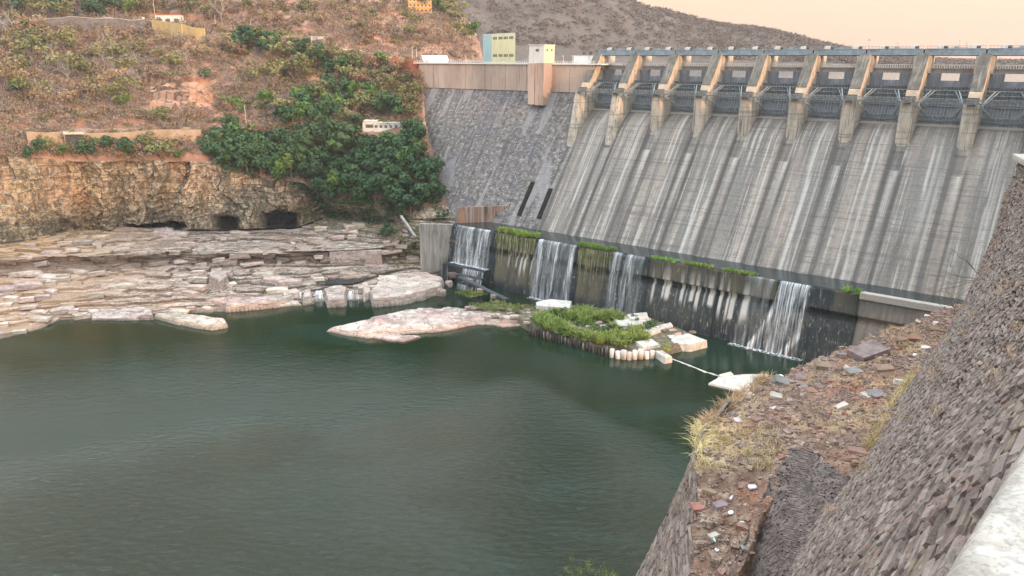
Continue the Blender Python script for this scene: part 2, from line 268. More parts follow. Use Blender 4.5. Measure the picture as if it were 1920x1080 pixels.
pale = ss(1.6, .2, np.abs(off+.3+1.2*hk+.02*(Z+42))/(.35+.65*ss(-80, -50, Z)))*ss(-41, -43, Z)*ss(-84+30*hk, -44+8*hk, Z)*(.6+.5*vn(S*3, Z*.12, 0, 4))*(.35+.65*hk)+ss(.5, .2, np.abs(off-3.6-3*hk))*ss(-36, -50, Z)*.7*hk+.5*ss(5.5, 1.5, np.abs(off-9-3*hk))*ss(.05, .5, vn(S*1.6, Z*.05, 0, 14))
dark = ss(1.5, .9, np.abs(off-2.3-.4*hk))*ss(-27, -36, Z)*.9 + ss(.9, .4, np.abs(off+3.0))*ss(-35, -45, Z)*.8 + foot*.55 + joint*.5 + ss(5.2, 2.6, np.abs(off))*ss(-37, -27, Z)*.75 + ss(-29, -24.5, Z)*.45  # dark streaks and joints, plus the bays' curved shading painted beside the piers
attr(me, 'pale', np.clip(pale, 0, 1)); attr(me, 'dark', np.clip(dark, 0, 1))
attr(me, 'damp', ss(120, -10, S+12*fbm(S*.05, Z*.02))*.8*(.6+.4*vn(S*.15, Z*.02, 0, 7)))
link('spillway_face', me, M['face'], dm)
# sloping face of the closed part, left of the piers
sB = np.arange(213.5, 352, .5); zB = np.linspace(-14.5, -108, 190)
S, Z = np.meshgrid(sB, zB); hb, eb = blocks(S, Z, 5.5, 1.8, 21)
Dd = prof(Z)+.10*(hb-.5)+.16*fbm(S*.3, Z*.3, 0, 4, 5)
link('closed_face', mesh('closed_face', np.stack([S, Dd, Z], -1).reshape(-1, 3), gridF(*S.shape), False), M['sideface'], dm)
M['black'] = mat('slot_shade', [(.3, (.006, .006, .006)), (.7, (.012, .012, .012))], (1, 1, 1), 1, bump=0)
# outlet slots low on the face: black blocks standing for their inner shade
for sx_, in ((228.5,), (216.0,)):
    b = MB(); A = []; 
    za, zb = -61 - (4 if sx_ < 220 else 0)*.5, -77
    for z in (za, zb): A += [(sx_-1.3, prof(z)-3.0, z), (sx_+1.3, prof(z)-3.0, z), (sx_+1.3, prof(z)+.45, z), (sx_-1.3, prof(z)+.45, z)]
    b.prism(A[:4], A[4:]); b.build('outlet_slot', M['black'], dm)
# vertical upper wall, joints and buttress
b = MB(); s0 = 213.5
for s1 in (229, 243, 258, 273, 288, 303, 318, 329, 341): b.box(s0+.14, s1-.14, -20, -12, -16.5, -2.2); s0 = s1
b.box(214, 341, -20, -12.4, -16, -2.4); b.build('upper_wall', M['tan'], dm)
b = MB(); b.box(240.5, 243.2, -12, -3.8, -23.5, -1.6); b.box(243.6, 246.0, -12, -3.6, -23.5, -1.6); b.box(246.4, 250.4, -12, -3.2, -23.2, -1.6); b.box(240.6, 250.3, -12, -4, -23.0, -1.7); b.build('wall_buttress', M['tan'], dm)
b = MB(); b.box(209, 345, -34, -11.2, -2.2, -1.5); b.build('road_slab', M['paint'], dm)
b = MB()
for s in np.arange(214, 345, 1.5): b.box(s-.09, s+.09, -11.6, -11.4, -1.5, -.45)
b.box(213, 345, -11.62, -11.38, -.45, -.3); b.box(213, 345, -11.55, -11.45, -1.0, -.9); b.build('crest_railing', M['paint'], dm)
b = MB(); b.box(213.6, 345, -34, -20.1, -60, -2.3); b.build('upstream_body', M['deck'], dm)
# piers
for k, s in enumerate(PS):
    kk = k-2; e = {8: 8, 7: 6.5}.get(kk, 0); zb = {8: -44.5, 7: -43}.get(kk, -36.0-1.5*h3(np.array(k), np.array(3), np.array(1)))
    p = MB(); W = 2.75
    plan = lambda d: [(s-W, -31), (s-W, d-1.5), (s-1.4, d), (s+1.4, d), (s+W, d-1.5), (s+W, -31)]
    zt = -15.6; n = 14
    ring = []
    for i in range(n+1):
        z = zt+(zb-zt)*i/n; d = e*i/n
        ring.append([(x, y, z) for x, y in plan(d)])
    V = [q for r in ring for q in r]; Fs = [(i*6+j, i*6+(j+1) % 6, (i+1)*6+(j+1) % 6, (i+1)*6+j) for i in range(n) for j in range(6)]+[(0, 1, 2, 3, 4, 5)]
    if e == 0: # dark tapering toe under the nose
        zt2 = zb-3; V += [(x, y-2.5 if y > -20 else y, zt2) for x, y, z in ring[-1]]; m_ = n; Fs += [(m_*6+j, m_*6+(j+1) % 6, (m_+1)*6+(j+1) % 6, (m_+1)*6+j) for j in range(6)]
    me = mesh('lower_pier', V, Fs); zz = np.array([v[2] for v in V]); attr(me, 'dark', ss(zb+2.2, zb-.2, zz) if e == 0 else ss(zb+1, zb-1, zz)*.6)
    lp = link('lower_pier', me, M['pier'], dm)
    up = [(-33, 1.0), (-33, 3.2), (-18, 3.2), (-7.6, -11), (-7.0, -11.2), (-6.2, -13.4), (-5.4, -13.6), (-4.6, -15.6), (-31, -15.6)]
    p = MB(); p.prism([(s-2.2, d, z) for d, z in up], [(s+2.2, d, z) for d, z in up]); u = p.build('upper_pier', M['pierup'], dm)
    sl_ = [(-18.2, 3.25), (-7.5, -10.95), (-7.35, -10.8), (-18.1, 3.45)]
    p = MB(); p.prism([(s-2.22, d, z) for d, z in sl_], [(s+2.22, d, z) for d, z in sl_]); p.box(s-2.0, s+2.0, -5.5, -3.4, -15.6, -13.2); p.build('sloping_cap', M['lichen'], dm)
    p = MB(); p.box(s-3.3, s-2.2, -24, -18.6, -4.4, 2.4); p.box(s+2.2, s+3.3, -24, -18.6, -4.4, 2.4); p.box(s-2.6, s-2.2, -27, -14.5, -15.4, -4.5); p.build('hanger_block', M['pierup'], dm)
# bays: deck beam, breast wall with its opening, radial gate
bays = [(PS[i]+2.75, PS[i+1]-2.75) for i in range(len(PS)-1)]
def bay_parts(a, b_, first=None):
    L = b_-a; out = []
    p = MB(); p.box(-2.3, L+2.3, -33, -21.8, -4.4, -2.5); p.box(-.3, L+.3, -21.8, -21.4, -2.9, -2.4); out.append(('deck_beam', p, 'deck'))
    p = MB()
    for x in np.arange(-.2, L+.3, .9): p.box(x-.14, x+.14, -21.75, -21.5, -2.5, -1.3)
    p.box(-.5, L+.5, -21.8, -21.45, -1.3, -.95); out.append(('deck_railing', p, 'paint'))
    p = MB(); x0, x1 = L*.30, L*.72
    p.box(0, x0, -20.4, -19.8, -9.9, -4.4); p.box(x1, L, -20.4, -19.8, -9.9, -4.4); p.box(x0, x1, -20.4, -19.8, -9.9, -7.3)
    for x in (x0, x1): p.box(x-.2, x+.2, -19.8, -19.4, -9.9, -4.4)
    for x in np.arange(.8, x0-.2, 1.1): p.box(x-.08, x+.08, -19.8, -19.6, -9.8, -4.6); p.box(L-x-.08, L-x+.08, -19.8, -19.6, -9.8, -4.6)
    out.append(('breast_wall', p, 'gate'))
    return out
def gate_mesh(L):
    p = MB(); n = 10; R = 12.6; cz, cy = -16.2, -3.2
    an = np.radians(np.linspace(148, 221, n+1)); pts = [(cy+R*math.cos(t), cz+R*math.sin(t)) for t in an]
    V = [(x, y, z) for y, z in pts for x in (.05, L-.05)]; p.add(V, [(2*i, 2*i+1, 2*i+3, 2*i+2) for i in range(n)])
    V = [(x, y-.25, z) for y, z in pts for x in (.05, L-.05)]; p.add(V, [(2*i+2, 2*i+3, 2*i+1, 2*i) for i in range(n)])
    return p, pts
def rib_mesh(L, pts):
    p = MB()
    for x in np.arange(.6, L-.3, 1.25):
        for (y0, z0), (y1, z1) in zip(pts[:-1], pts[1:]): p.bar((x, y0+.18, z0), (x, y1+.18, z1), .16)
    for i in (1, 5, 9):
        y, z = pts[i]; p.bar((.1, y+.3, z), (L-.1, y+.3, z), .22)
    return p
def truss(L, y, z, dep, drop=1.7, st=1.6, r=.15):
    p = MB(); p.bar((0, y, z), (L, y, z), r*1.3); p.bar((0, y-.4, z-drop), (L, y-.4, z-drop), r*1.2); p.bar((0, y-dep, z), (L, y-dep, z), r)
    n = int(L/st); xs = np.linspace(0, L, n+1)
    for i in range(n):
        m_ = (xs[i]+xs[i+1])/2; p.bar((xs[i], y, z), (m_, y-.4, z-drop), r*.8); p.bar((m_, y-.4, z-drop), (xs[i+1], y, z), r*.8)
        p.bar((xs[i], y, z), (m_, y-dep, z), r*.8); p.bar((m_, y-dep, z), (xs[i+1], y, z), r*.8)
    return p
def arms(L):
    p = MB()
    for x0, sg in ((.25, 1), (L-.25, -1)):
        T = (x0, -3.2, -16.2)
        for (x, y, z) in ((3.2, -11.2, -10.9), (3.4, -11.8, -22.2)):
            E_ = (x0+sg*x, y, z); p.bar(T, E_, .34, .24)
            p.bar((x0+sg*.1, -4.2, -16.6), (x0+sg*(x+1.4), y, z), .2, .15)
        for t in (.3, .5, .7, .9):
            A = [T[i]+t*((x0+sg*3.2, -11.2, -10.9)[i]-T[i]) for i in range(3)]; B = [T[i]+(t-.12)*((x0+sg*3.4, -11.8, -22.2)[i]-T[i]) for i in range(3)]
            p.bar(A, B, .1)
        p.box(x0-.45, x0+.45, -4.0, -2.2, -17.2, -15.2)
    return p
Lb = bays[0][1]-bays[0][0]; cache = {}
gp, gpts = gate_mesh(Lb); GM = [('gate_leaf', gp.me('gate_leaf', True), 'gate', 0), ('gate_rib', rib_mesh(Lb, gpts).me('gate_rib'), 'steel', 1), ('gate_girder', truss(Lb, -11.0, -10.9, 3.2).me('gate_girder'), 'steel', 1), ('gate_girder', truss(Lb, -11.6, -21.0, 2.2).me('gate_girder'), 'steel', 1), ('gate_arm', arms(Lb).me('gate_arm'), 'steel', 1)]
BM = [(n, p.me(n), m_) for n, p, m_ in bay_parts(*bays[0])]
p = MB(); p.box(0, Lb, -11.6, -10.6, -25.2, -24.3); SM_ = p.me('sill_strip')
for a, b_ in bays:
    for n, me, m_ in BM:
        o = link(n, me, M[m_], dm); o.location = (a, 0, 0)
    leaf = None
    for n, me, m_, lv in GM:
        o = link(n, me, M[m_], dm if lv == 0 else leaf); o.location = (a, 0, 0) if lv == 0 else (0, 0, 0)
        if lv == 0: leaf = o
    o = link('sill_strip', SM_, M['white'], dm); o.location = (a, 0, 0)
# end sill below the plunge channel
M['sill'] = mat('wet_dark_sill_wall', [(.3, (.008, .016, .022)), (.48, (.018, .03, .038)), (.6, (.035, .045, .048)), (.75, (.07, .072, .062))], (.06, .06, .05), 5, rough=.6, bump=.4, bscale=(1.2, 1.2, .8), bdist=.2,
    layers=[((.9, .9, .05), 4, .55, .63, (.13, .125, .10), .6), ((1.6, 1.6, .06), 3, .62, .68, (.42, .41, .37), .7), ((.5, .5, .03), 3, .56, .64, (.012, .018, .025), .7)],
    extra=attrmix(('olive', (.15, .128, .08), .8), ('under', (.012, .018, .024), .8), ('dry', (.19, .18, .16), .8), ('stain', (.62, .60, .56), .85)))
pr = np.array([(50.5, -86), (50.5, -82.9), (51, -82.45), (53, -82.45), (53.25, -82.7), (53.6, -86), (54.3, -90.2), (52.3, -90.8), (52.1, -92.6), (53.4, -93.6), (54.6, -97), (56.4, -104), (58, -112.5)])
t = np.linspace(0, len(pr)-1, 90); pr2 = np.c_[np.interp(t, range(len(pr)), pr[:, 0]), np.interp(t, range(len(pr)), pr[:, 1])]
sC = np.arange(-30, 257.3, .5); S, Dd = np.meshgrid(sC, pr2[:, 0]); Z = np.broadcast_to(pr2[:, 1][:, None], S.shape)
notch = ((S > 228.4) & (S < 253.5)) | ((S > 179.5) & (S < 202)) | ((S > 143.5) & (S < 161)) | ((S > 72.5) & (S < 86)) | ((S > 100) & (S < 102))
raise_ = np.where(S < 57.2, .9, 0)+np.where(notch, -.22, .25)
Z2 = Z+np.where(Z > -83.5, raise_, 0); gapj = sum(ss(.9, .4, np.abs(S-x)) for x in (228, 203, 179, 161, 143, 111, 86.5, 57, 253.5))
grooves = .25*vn(S*.8, Z*.05, 0, 9)*ss(-84, -87, Z)
V = np.stack([S, Dd+grooves-.5*gapj*ss(-83, -84, Z), Z2], -1)
me = mesh('end_sill', V.reshape(-1, 3), gridF(*S.shape), True)
band = ((S > 202) & (S < 228)) | ((S > 161) & (S < 179)) | ((S > 87) & (S < 143)) | ((S > 57) & (S < 66))
attr(me, 'olive', np.clip(band*(.55+.4*vn(S*.5, Z*.04, 0, 5)), 0, 1)*ss(-109, -104, Z)*np.where((S > 57) & (S < 143) & (Z < -90.5), .2, 1.))
attr(me, 'under', ss(-90.2, -91.2, Z)*ss(-94.6, -93, Z)+gapj*.8+ss(-104, -110, Z)*.5)  # undercut's shade painted in, plus dark gap joints and a darker foot
attr(me, 'dry', (S < 57)*(.9+.2*vn(S, Z*.1)))
st_ = ss(.25, .5, vn(S*1.1, Z*.02, 0, 31))*(((S > 96) & (S < 141)) | ((S > 203) & (S < 220)))*ss(-84, -86, Z)*ss(-101-4*vn(S*.6, 0, 0, 3), -97, Z)*(ss(-86, -94, Z)*.8+.2)
st_ = np.maximum(st_, ((S > 103.2) & (S < 105.3))*(Z < -90)*(Z > -101)*.9)
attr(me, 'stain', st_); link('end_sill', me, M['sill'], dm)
p = MB(); p.box(-30, 56.9, 51.2, 54.2, -83.5, -81.2); p.build('sill_coping', M['white'], dm)
# training wall at the channel's left end
M['rust'] = mat('rust_streaked_concrete', [(.3, (.16, .11, .09)), (.5, (.29, .20, .16)), (.7, (.40, .33, .28))], (1.1, 1.1, .04), 5, bump=.2, layers=[((.9, .9, .05), 3, .54, .62, (.05, .045, .04), .85), ((.12, .12, .1), 2, .54, .6, (.42, .20, .12), .6)])
A0, A1 = np.array([238.5, 29.0]), np.array([257.5, 49.5]); d_ = (A1-A0)/np.linalg.norm(A1-A0); n_ = np.array([-d_[1], d_[0]])*1.2
q = [A0, A1, A1+n_, A0+n_]
p = MB(); p.prism([(x, y, -86) for x, y in q], [(x, y, -73.6) for x, y in q]); p.build('training_wall', M['rust'], dm)
# channel water between toe and sill
M['chan'] = mat('still_channel_water', [(.3, (.018, .026, .028)), (.7, (.03, .04, .042))], (.05, .05, .05), 3, rough=.2, bump=.12, bscale=(.7, .7, .7), bdist=.05, spec=.5)
p = MB(); zc = -82.0
A = [(-30, 30), (240, 30), (258, 50), (256.5, 52.9), (-30, 52.9)]
p.add([(x, y, zc) for x, y in A], [(0, 1, 2, 3, 4)])
o = p.build('channel_water', M['chan']); o.matrix_world = DM; tag(o, kind='structure')
# hoist bridges over the gates
hb_ = []
def make_hoist():
    r = empty('hoist_bridge', parent=None); L = 22.17
    p = MB(); p.box(.3, L-.3, -19.2, -18.9, 2.9, 5.1); p.box(.3, L-.3, -19.5, -18.6, 5.1, 5.3); p.box(.3, L-.3, -19.5, -18.6, 2.75, 2.95)
    for x in np.arange(.6, L-.3, .62): p.box(x-.07, x+.07, -18.9, -18.68, 2.95, 5.1)
    p.build('plate_girder', M['bluesteel'], r)
    p = MB(); p.box(.3, L-.3, -24.6, -24.3, 2.9, 5.1); p.box(.3, L-.3, -24.3, -19.5, 4.9, 5.08); p.build('deck_plate', M['darksteel'], r)
    p = MB(); p.box(.4, L-.4, -19.4, -18.72, 2.35, 2.72); p.build('dark_bottom_strip', M['darksteel'], r)  # dark strip along the girder's bottom edge
    p = MB()
    for x in np.arange(.4, L, 1.3): p.bar((x, -18.7, 5.3), (x, -18.7, 6.3), .045)
    p.bar((.4, -18.7, 6.3), (L-.4, -18.7, 6.3), .05); p.bar((.4, -18.7, 5.8), (L-.4, -18.7, 5.8), .035)
    p.bar((.4, -24.4, 6.3), (L-.4, -24.4, 6.3), .05); p.build('railing', M['steel'], r)
    for x in (5.2, 16.8):
        p = MB(); p.box(x-1.2, x+1.2, -22.6, -20.4, 5.1, 6.3); p.box(x-.8, x+.8, -22.3, -20.8, 6.3, 6.6); p.build('winch_housing', M['paint'], r)
        p = MB(); p.bar((x-2.6, -21.5, 5.75), (x-1.2, -21.5, 5.75), .6, k=12); p.build('cable_drum', M['darksteel'], r)
    p = MB(); p.bar((6.8, -21.5, 5.55), (15.4, -21.5, 5.55), .12, k=8); p.box(10.2, 11.8, -22.1, -20.9, 5.1, 6.1); p.build('drive_motor', M['bluesteel'], r)
    return r
def dupe(root, mw, label=None, group=None, name=None):
    r = root.copy(); C.objects.link(r); r.matrix_world = mw
    if label: r['label'] = label
    if group: r['group'] = group
    for ch in root.children:
        c = ch.copy(); C.objects.link(c); c.parent = r; c.matrix_parent_inverse = ch.matrix_parent_inverse; c.matrix_basis = ch.matrix_basis
        for g in ch.children: d = g.copy(); C.objects.link(d); d.parent = c; d.matrix_basis = g.matrix_basis
    return r
ordn = ['rightmost, cut by the photo edge', 'second from the right photo edge', 'third from the right photo edge', 'fourth from the right photo edge', 'fifth from the right photo edge', 'fourth from the left abutment', 'third from the left abutment', 'second from the left abutment', 'leftmost, beside the closed dam wall']
hroot = make_hoist(); hroot.matrix_world = DM @ Matrix.Translation((PS[1], 0, 0)); tag(hroot, 'blue grey hoist girder bridge over the spillway gate bay, '+ordn[0], 'hoist bridge', 'hoist bridges across the gate piers')
for i in range(1, 9): dupe(hroot, DM @ Matrix.Translation((PS[i+1], 0, 0)), 'blue grey hoist girder bridge over the spillway gate bay, '+ordn[i])
def make_walk():
    r = empty('service_walkway'); L = 22.17; y0, y1, zt, zb = .25, 1.5, -13.7, -15.45
    p = MB()
    for y in (y0, y1):
        p.bar((0.05, y, zt), (L-.05, y, zt), .12); p.bar((.05, y, zb), (L-.05, y, zb), .15)
        n = 16; xs = np.linspace(.1, L-.1, n+1)
        for i in range(n): p.bar((xs[i], y, zb if i % 2 else zt), (xs[i+1], y, zt if i % 2 else zb), .075); p.bar((xs[i], y, zb), (xs[i], y, zt), .06)
    p.build('truss', M['steel'], r)
    p = MB(); p.box(.05, L-.05, y0, y1, zb+.15, zb+.25); p.build('grating', M['darksteel'], r)
    p = MB()
    for x in (.6, L-.6): p.box(x-.5, x+.5, -.2, 1.5, -15.9, -15.6)
    p.build('bearing', M['darksteel'], r)
    return r
wroot = make_walk(); wroot.matrix_world = DM @ Matrix.Translation((PS[1], 0, 0)); tag(wroot, 'grey zigzag truss walkway in front of the spillway gate, '+ordn[0], 'walkway', 'truss walkways along the pier noses')
for i in range(1, 9): dupe(wroot, DM @ Matrix.Translation((PS[i+1], 0, 0)), 'grey zigzag truss walkway in front of the spillway gate, '+ordn[i])
# masts above the hoist bridges
def make_mast(h, arm=0):
    r = empty('mast'); p = MB(); p.bar((0, 0, 0), (0, 0, h), .07, .04, 6); p.build('pole', M['steel'], r)
    p = MB(); 
    if arm: p.box(-.7, .7, -.06, .06, h-.5, h-.38); p.box(-.5, .5, -.05, .05, h-.1, h)
    else: p.bar((0, 0, h), (0, .9, h+.2), .05); p.box(-.15, .15, .5, 1.1, h+.1, h+.22)
    p.build('lamp_head' if not arm else 'antenna', M['darksteel'], r); return r
for (px, h, a, lab) in ((1628, 4.2, 1, 'thin antenna mast with crossbars on the spillway gantry'), (1581, 2.3, 0, 'short tilted lamp pole on the gantry left of the antenna mast'), (1683, 2.4, 0, 'short lamp pole on the gantry just right of the antenna mast'), (1798, 3.2, 0, 'taller of two lamp poles on the gantry near the right photo edge'), (1811, 2.2, 0, 'shorter of two lamp poles on the gantry near the right photo edge'), (1452, 4.5, 0, 'slim pole on the gantry where the far ridge meets it')):
    r_ = ray(px, 92); s_ = None
    for s in np.arange(0, 240, .25):
        X = proj(dam(s, -21, 5.2))[0]
        if X < px: s_ = s; break
    o = make_mast(h, a); o.matrix_world = DM @ Matrix.Translation((s_, -21.5, 5.05)); tag(o, lab, 'mast')
def s_at(px, d, z):
    s = np.arange(-40, 380, .25); P_ = np.array([dam(a, d, z) for a in s]); x = proj(P_)[0]; return s[np.argmin(np.abs(x-px))]
# lamp posts along the crest road
lp0 = None
for px, lab in ((835, 'left end near the tent roofs'), (874, 'second from the left end'), (887, 'just left of the tall block'), (992, 'left of the lift cabin'), (1056, 'left of the pair beyond the cabin'), (1074, 'right of the pair beyond the cabin')):
    s = s_at(px, -13, 0); r = empty('street_lamp'); p = MB(); p.bar((0, 0, 0), (0, 0, 3.6), .12, .08, 6); p.build('pole', M['paint'], r)
    p = MB(); p.bar((0, 0, 3.6), (0, .5, 3.8), .07); p.box(-.25, .25, .2, .9, 3.7, 3.95); p.build('lamp_head', M['paint'], r)
    r.matrix_world = DM @ Matrix.Translation((s, -13, -1.5)); tag(r, 'white street lamp on the dam crest, '+lab, 'street lamp', 'lamps along the crest road')
# lift cabin and tall block on the crest
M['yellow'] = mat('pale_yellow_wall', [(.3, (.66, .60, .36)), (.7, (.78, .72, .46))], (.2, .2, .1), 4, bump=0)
M['aqua'] = mat('pale_aqua_wall', [(.3, (.34, .52, .52)), (.7, (.42, .60, .59))], (.2, .2, .1), 4, bump=0)
M['win'] = mat('dark_window', [(.3, (.09, .10, .09)), (.7, (.16, .16, .13))], (2, 2, 2), 2, rough=.3, bump=0)
r = empty('lift_cabin'); p = MB(); p.box(0, 10, -5.5, 4.2, 0, 9.2); p.build('wall', M['paint'], r)
p = MB(); p.box(-.06, 0, -5.4, 4.1, .2, 9.0); p.build('yellow_side_wall', M['yellow'], r)  # thin yellow wall on the cabin's side
p = MB(); p.box(-.3, 10.3, -5.8, 4.5, 9.2, 9.6); p.build('roof', M['paint'], r)
for (y, z) in ((-2.8, 6.2), (1.6, 6.2)): p = MB(); p.box(-.12, -.05, y-.8, y+.8, z, z+1.1); p.build('window', M['win'], r)
p = MB(); p.box(3.5, 5.5, 4.19, 4.28, 6.0, 7.4); p.build('window', M['win'], r)
r.matrix_world = DM @ Matrix.Translation((240.4, -8.2, -1.45)); tag(r, 'small square white and yellow lift cabin on top of the wall buttress', 'cabin')
# tall block: front (aqua) px 908-924, yellow side px 924-966
r = empty('tall_building')
P0 = atY(922, 118, 530); P1 = atY(966, 118, 505); P2 = atY(906.5, 118, 543); 
ax = (P1-P0)[:2]; L1 = np.linalg.norm(ax); 
zb, zt0, zt1 = -4.0, atY(922, 65, 530)[2], atY(966, 73, 505)[2]
ax /= L1; bx = (P2-P0)[:2]; L2 = np.linalg.norm(bx); bx /= L2
def q3(u, v, z): return (P0[0]+ax[0]*u+bx[0]*v, P0[1]+ax[1]*u+bx[1]*v, z)
zt = zt0
p = MB(); p.prism([q3(0, 0, zb), q3(L1, 0, zb), q3(L1, L2, zb), q3(0, L2, zb)], [q3(0, 0, zt), q3(L1, 0, zt), q3(L1, L2, zt), q3(0, L2, zt)]); p.build('wall', M['yellow'], r)
p = MB(); p.prism([q3(-.1, -.05, zb), q3(-.02, L2+.1, zb), q3(-.3, L2+.1, zb), q3(-.3, -.05, zb)], [q3(-.1, -.05, zt+.1), q3(-.02, L2+.1, zt+.1), q3(-.3, L2+.1, zt+.1), q3(-.3, -.05, zt+.1)]); p.build('aqua_wall', M['aqua'], r)
p = MB(); p.prism([q3(-.4, -.3, zt), q3(L1+.3, -.3, zt), q3(L1+.3, L2+.3, zt), q3(-.4, L2+.3, zt)], [q3(-.4, -.3, zt+.5), q3(L1+.3, -.3, zt+.5), q3(L1+.3, L2+.3, zt+.5), q3(-.4, L2+.3, zt+.5)]); p.build('roof', M['paint'], r)
H = zt-zb
for fr in (.30, .84):
    for c0 in (.06, .30, .52, .75):
        p = MB(); z0 = zb+H*fr; z1 = z0+H*.085
        for j in range(3):
            u0 = L1*(c0+.06*j); u1 = u0+L1*.048
            p.prism([q3(u0, -.08, z0), q3(u1, -.08, z0), q3(u1, .05, z0), q3(u0, .05, z0)], [q3(u0, -.08, z1), q3(u1, -.08, z1), q3(u1, .05, z1), q3(u0, .05, z1)])
        p.build('window', M['win'], r)
tag(r, 'tall pale yellow and aqua block with two window rows above the dam crest', 'building')
p0 = s_at(1088, -24, 0); r = empty('machine_house'); p = MB(); p.box(0, 9, 0, 8, 0, 4.2); p.build('wall', M['paint'], r); p = MB(); p.box(-.3, 9.3, -.3, 8.3, 4.2, 4.6); p.build('roof', M['deck'], r)
p = MB(); p.bar((1.8, 1.8, 4.6), (1.8, 1.8, 6.1), .8, .8, 12); p.build('water_tank', M['darksteel'], r); p = MB(); p.bar((4.8, 3.8, 4.6), (4.8, 3.8, 5.9), .8, .8, 12); p.build('water_tank', M['darksteel'], r)
r.matrix_world = DM @ Matrix.Translation((p0-6, -30, -1.5)); tag(r, 'low white machine house with dark tanks on its roof behind the leftmost pier', 'building')
# low parapet etc handled; waterfalls
M['fall'] = bpy.data.materials.new('falling_water'); m = M['fall']; m.use_nodes = True; N_ = m.node_tree.nodes; L_ = m.node_tree.links; b_ = N_['Principled BSDF']
b_.inputs['Base Color'].default_value = (.80, .86, .90, 1); b_.inputs['Roughness'].default_value = .5
tcn = N_.new('ShaderNodeTexCoord'); al = []
for sc, lo, hi in (((2.0, 0, .06), .46, .62), ((6, 0, .22), .44, .66), ((.5, 0, .03), .36, .56)):
    mp = N_.new('ShaderNodeMapping'); mp.inputs['Scale'].default_value = sc; L_.new(tcn.outputs['Object'], mp.inputs[0]); nn = N_.new('ShaderNodeTexNoise'); nn.inputs['Scale'].default_value = 1; nn.inputs['Detail'].default_value = 5; L_.new(mp.outputs[0], nn.inputs[0])
    q = N_.new('ShaderNodeMapRange'); q.inputs[1].default_value = lo; q.inputs[2].default_value = hi; L_.new(nn.outputs[0], q.inputs[0]); al.append(q.outputs[0])
a1 = N_.new('ShaderNodeMath'); a1.operation = 'MAXIMUM'; L_.new(al[0], a1.inputs[0]); hh = N_.new('ShaderNodeMath'); hh.operation = 'MULTIPLY'; hh.inputs[1].default_value = .75; L_.new(al[1], hh.inputs[0]); L_.new(hh.outputs[0], a1.inputs[1])
a2 = N_.new('ShaderNodeMath'); a2.operation = 'MULTIPLY'; L_.new(a1.outputs[0], a2.inputs[0]); L_.new(al[2], a2.inputs[1])
at = N_.new('ShaderNodeAttribute'); at.attribute_name = 'dens'; a3 = N_.new('ShaderNodeMath'); a3.operation = 'MULTIPLY'; a3.use_clamp = True; b_.inputs['Alpha'].default_value = .8; L_.new(a2.outputs[0], a3.inputs[0]); L_.new(at.outputs['Fac'], a3.inputs[1]); L_.new(a3.outputs[0], b_.inputs['Alpha'])
def fall(s0, s1, zb, dens, label, edge=(1, 1), core=(), skew=0., flare=0.):
    S = np.arange(s0, s1+.01, .3); T = np.linspace(0, 1, 60); S, T = np.meshgrid(S, T); H = (-82.0-zb)
    Zf = -81.9-H*T**1.0; drop = -82-Zf; dd = 53.35+1.05*np.sqrt(np.clip(drop, 0, None))+.12*drop*.3+.25*fbm(S*.7, T*3, 0, 3, 2)+.15*vn(S*2, T*6)
    dn = dens*(.75+.5*ss(.75, 1, T)+.6*ss(.06, 0, T)) * (1-edge[0]*ss(s0+1.2, s0, S)*.3)
    dn = dn*(.55+.75*ss(-.5, .5, vn(S*.35, T*.6, s0, 4)))
    for c, w_, a in core: dn = dn+a*ss(w_, w_*.3, np.abs(S-c-1.0*vn(T*3, c, 0, 4)))
    S = S+skew*T**1.3+flare*(S-s0)/(s1-s0)*T**2
    me = mesh('waterfall', np.stack([S, dd, Zf], -1).reshape(-1, 3), gridF(*S.shape), True); attr(me, 'dens', dn)
    o = link('waterfall', me, M['fall']); o.matrix_world = DM
    # a second, looser sheet in front and spray at the foot
    o2 = me.copy(); co_ = np.empty(len(me.vertices)*3, np.float32); me.vertices.foreach_get('co', co_); co_ = co_.reshape(-1, 3); co_[:, 1] += .5+.4*vn(co_[:, 0]*.9, co_[:, 2]*.3, 4.); co_[:, 0] += .4
    o2.vertices.foreach_set('co', co_.ravel()); link('loose_strands', o2, M['fall'], o)
    xs = np.linspace(s0-1, s1+skew+flare+1.5, 40); ys = np.linspace(-1.2, 2.8, 10); Sx, Yx = np.meshgrid(xs, ys); db = 53.35+1.05*math.sqrt(H)+.036*H; me = mesh('foam', np.stack([Sx, db+Yx+.4*vn(Sx*.6, Yx), zb+.12+.12*np.abs(vn(Sx*1.5, Yx*2))*ss(-1.2, .5, Yx)], -1).reshape(-1, 3), gridF(10, 40), True)
    attr(me, 'dens', 2.6*max(dens, .5)*ss(2.8, .2, Yx)*ss(-1.2, -.4, Yx)*ss(s0-1, s0+.6, Sx)*ss(s1+skew+flare+1.5, s1+skew+flare, Sx)); link('foam', me, M['foam'], o)
    tag(o, label, 'waterfall'); return o
M['foam'] = M['fall'].copy()
for n_ in M['foam'].node_tree.nodes:
    if n_.type == 'MAPPING': n_.inputs['Scale'].default_value = (1.2, 1.0, 0) if n_.inputs['Scale'].default_value[0] < 3 else (3.5, 3, 0)
fall(229.5, 253.0, -101, .62, 'widest white waterfall at the left end of the dark sill wall')
fall(179.8, 201.8, -109.8, .33, 'waterfall in separate strands between the two hanging grass clumps', core=((199, 1.5, .5), (190, 1.2, .5), (182, 1.2, .5)))
fall(144.5, 160.5, -109.8, .25, 'thin veil of water right of the second grass clump', core=((159, 1.0, .5), (151, .8, .4)))
fall(73, 85.7, -110, .48, 'tall slanting white waterfall nearest the rubble slope at right', core=((75, 1.3, .9), (84.5, 1.0, .5), (79, 2.5, .5)), skew=2.5, flare=7)
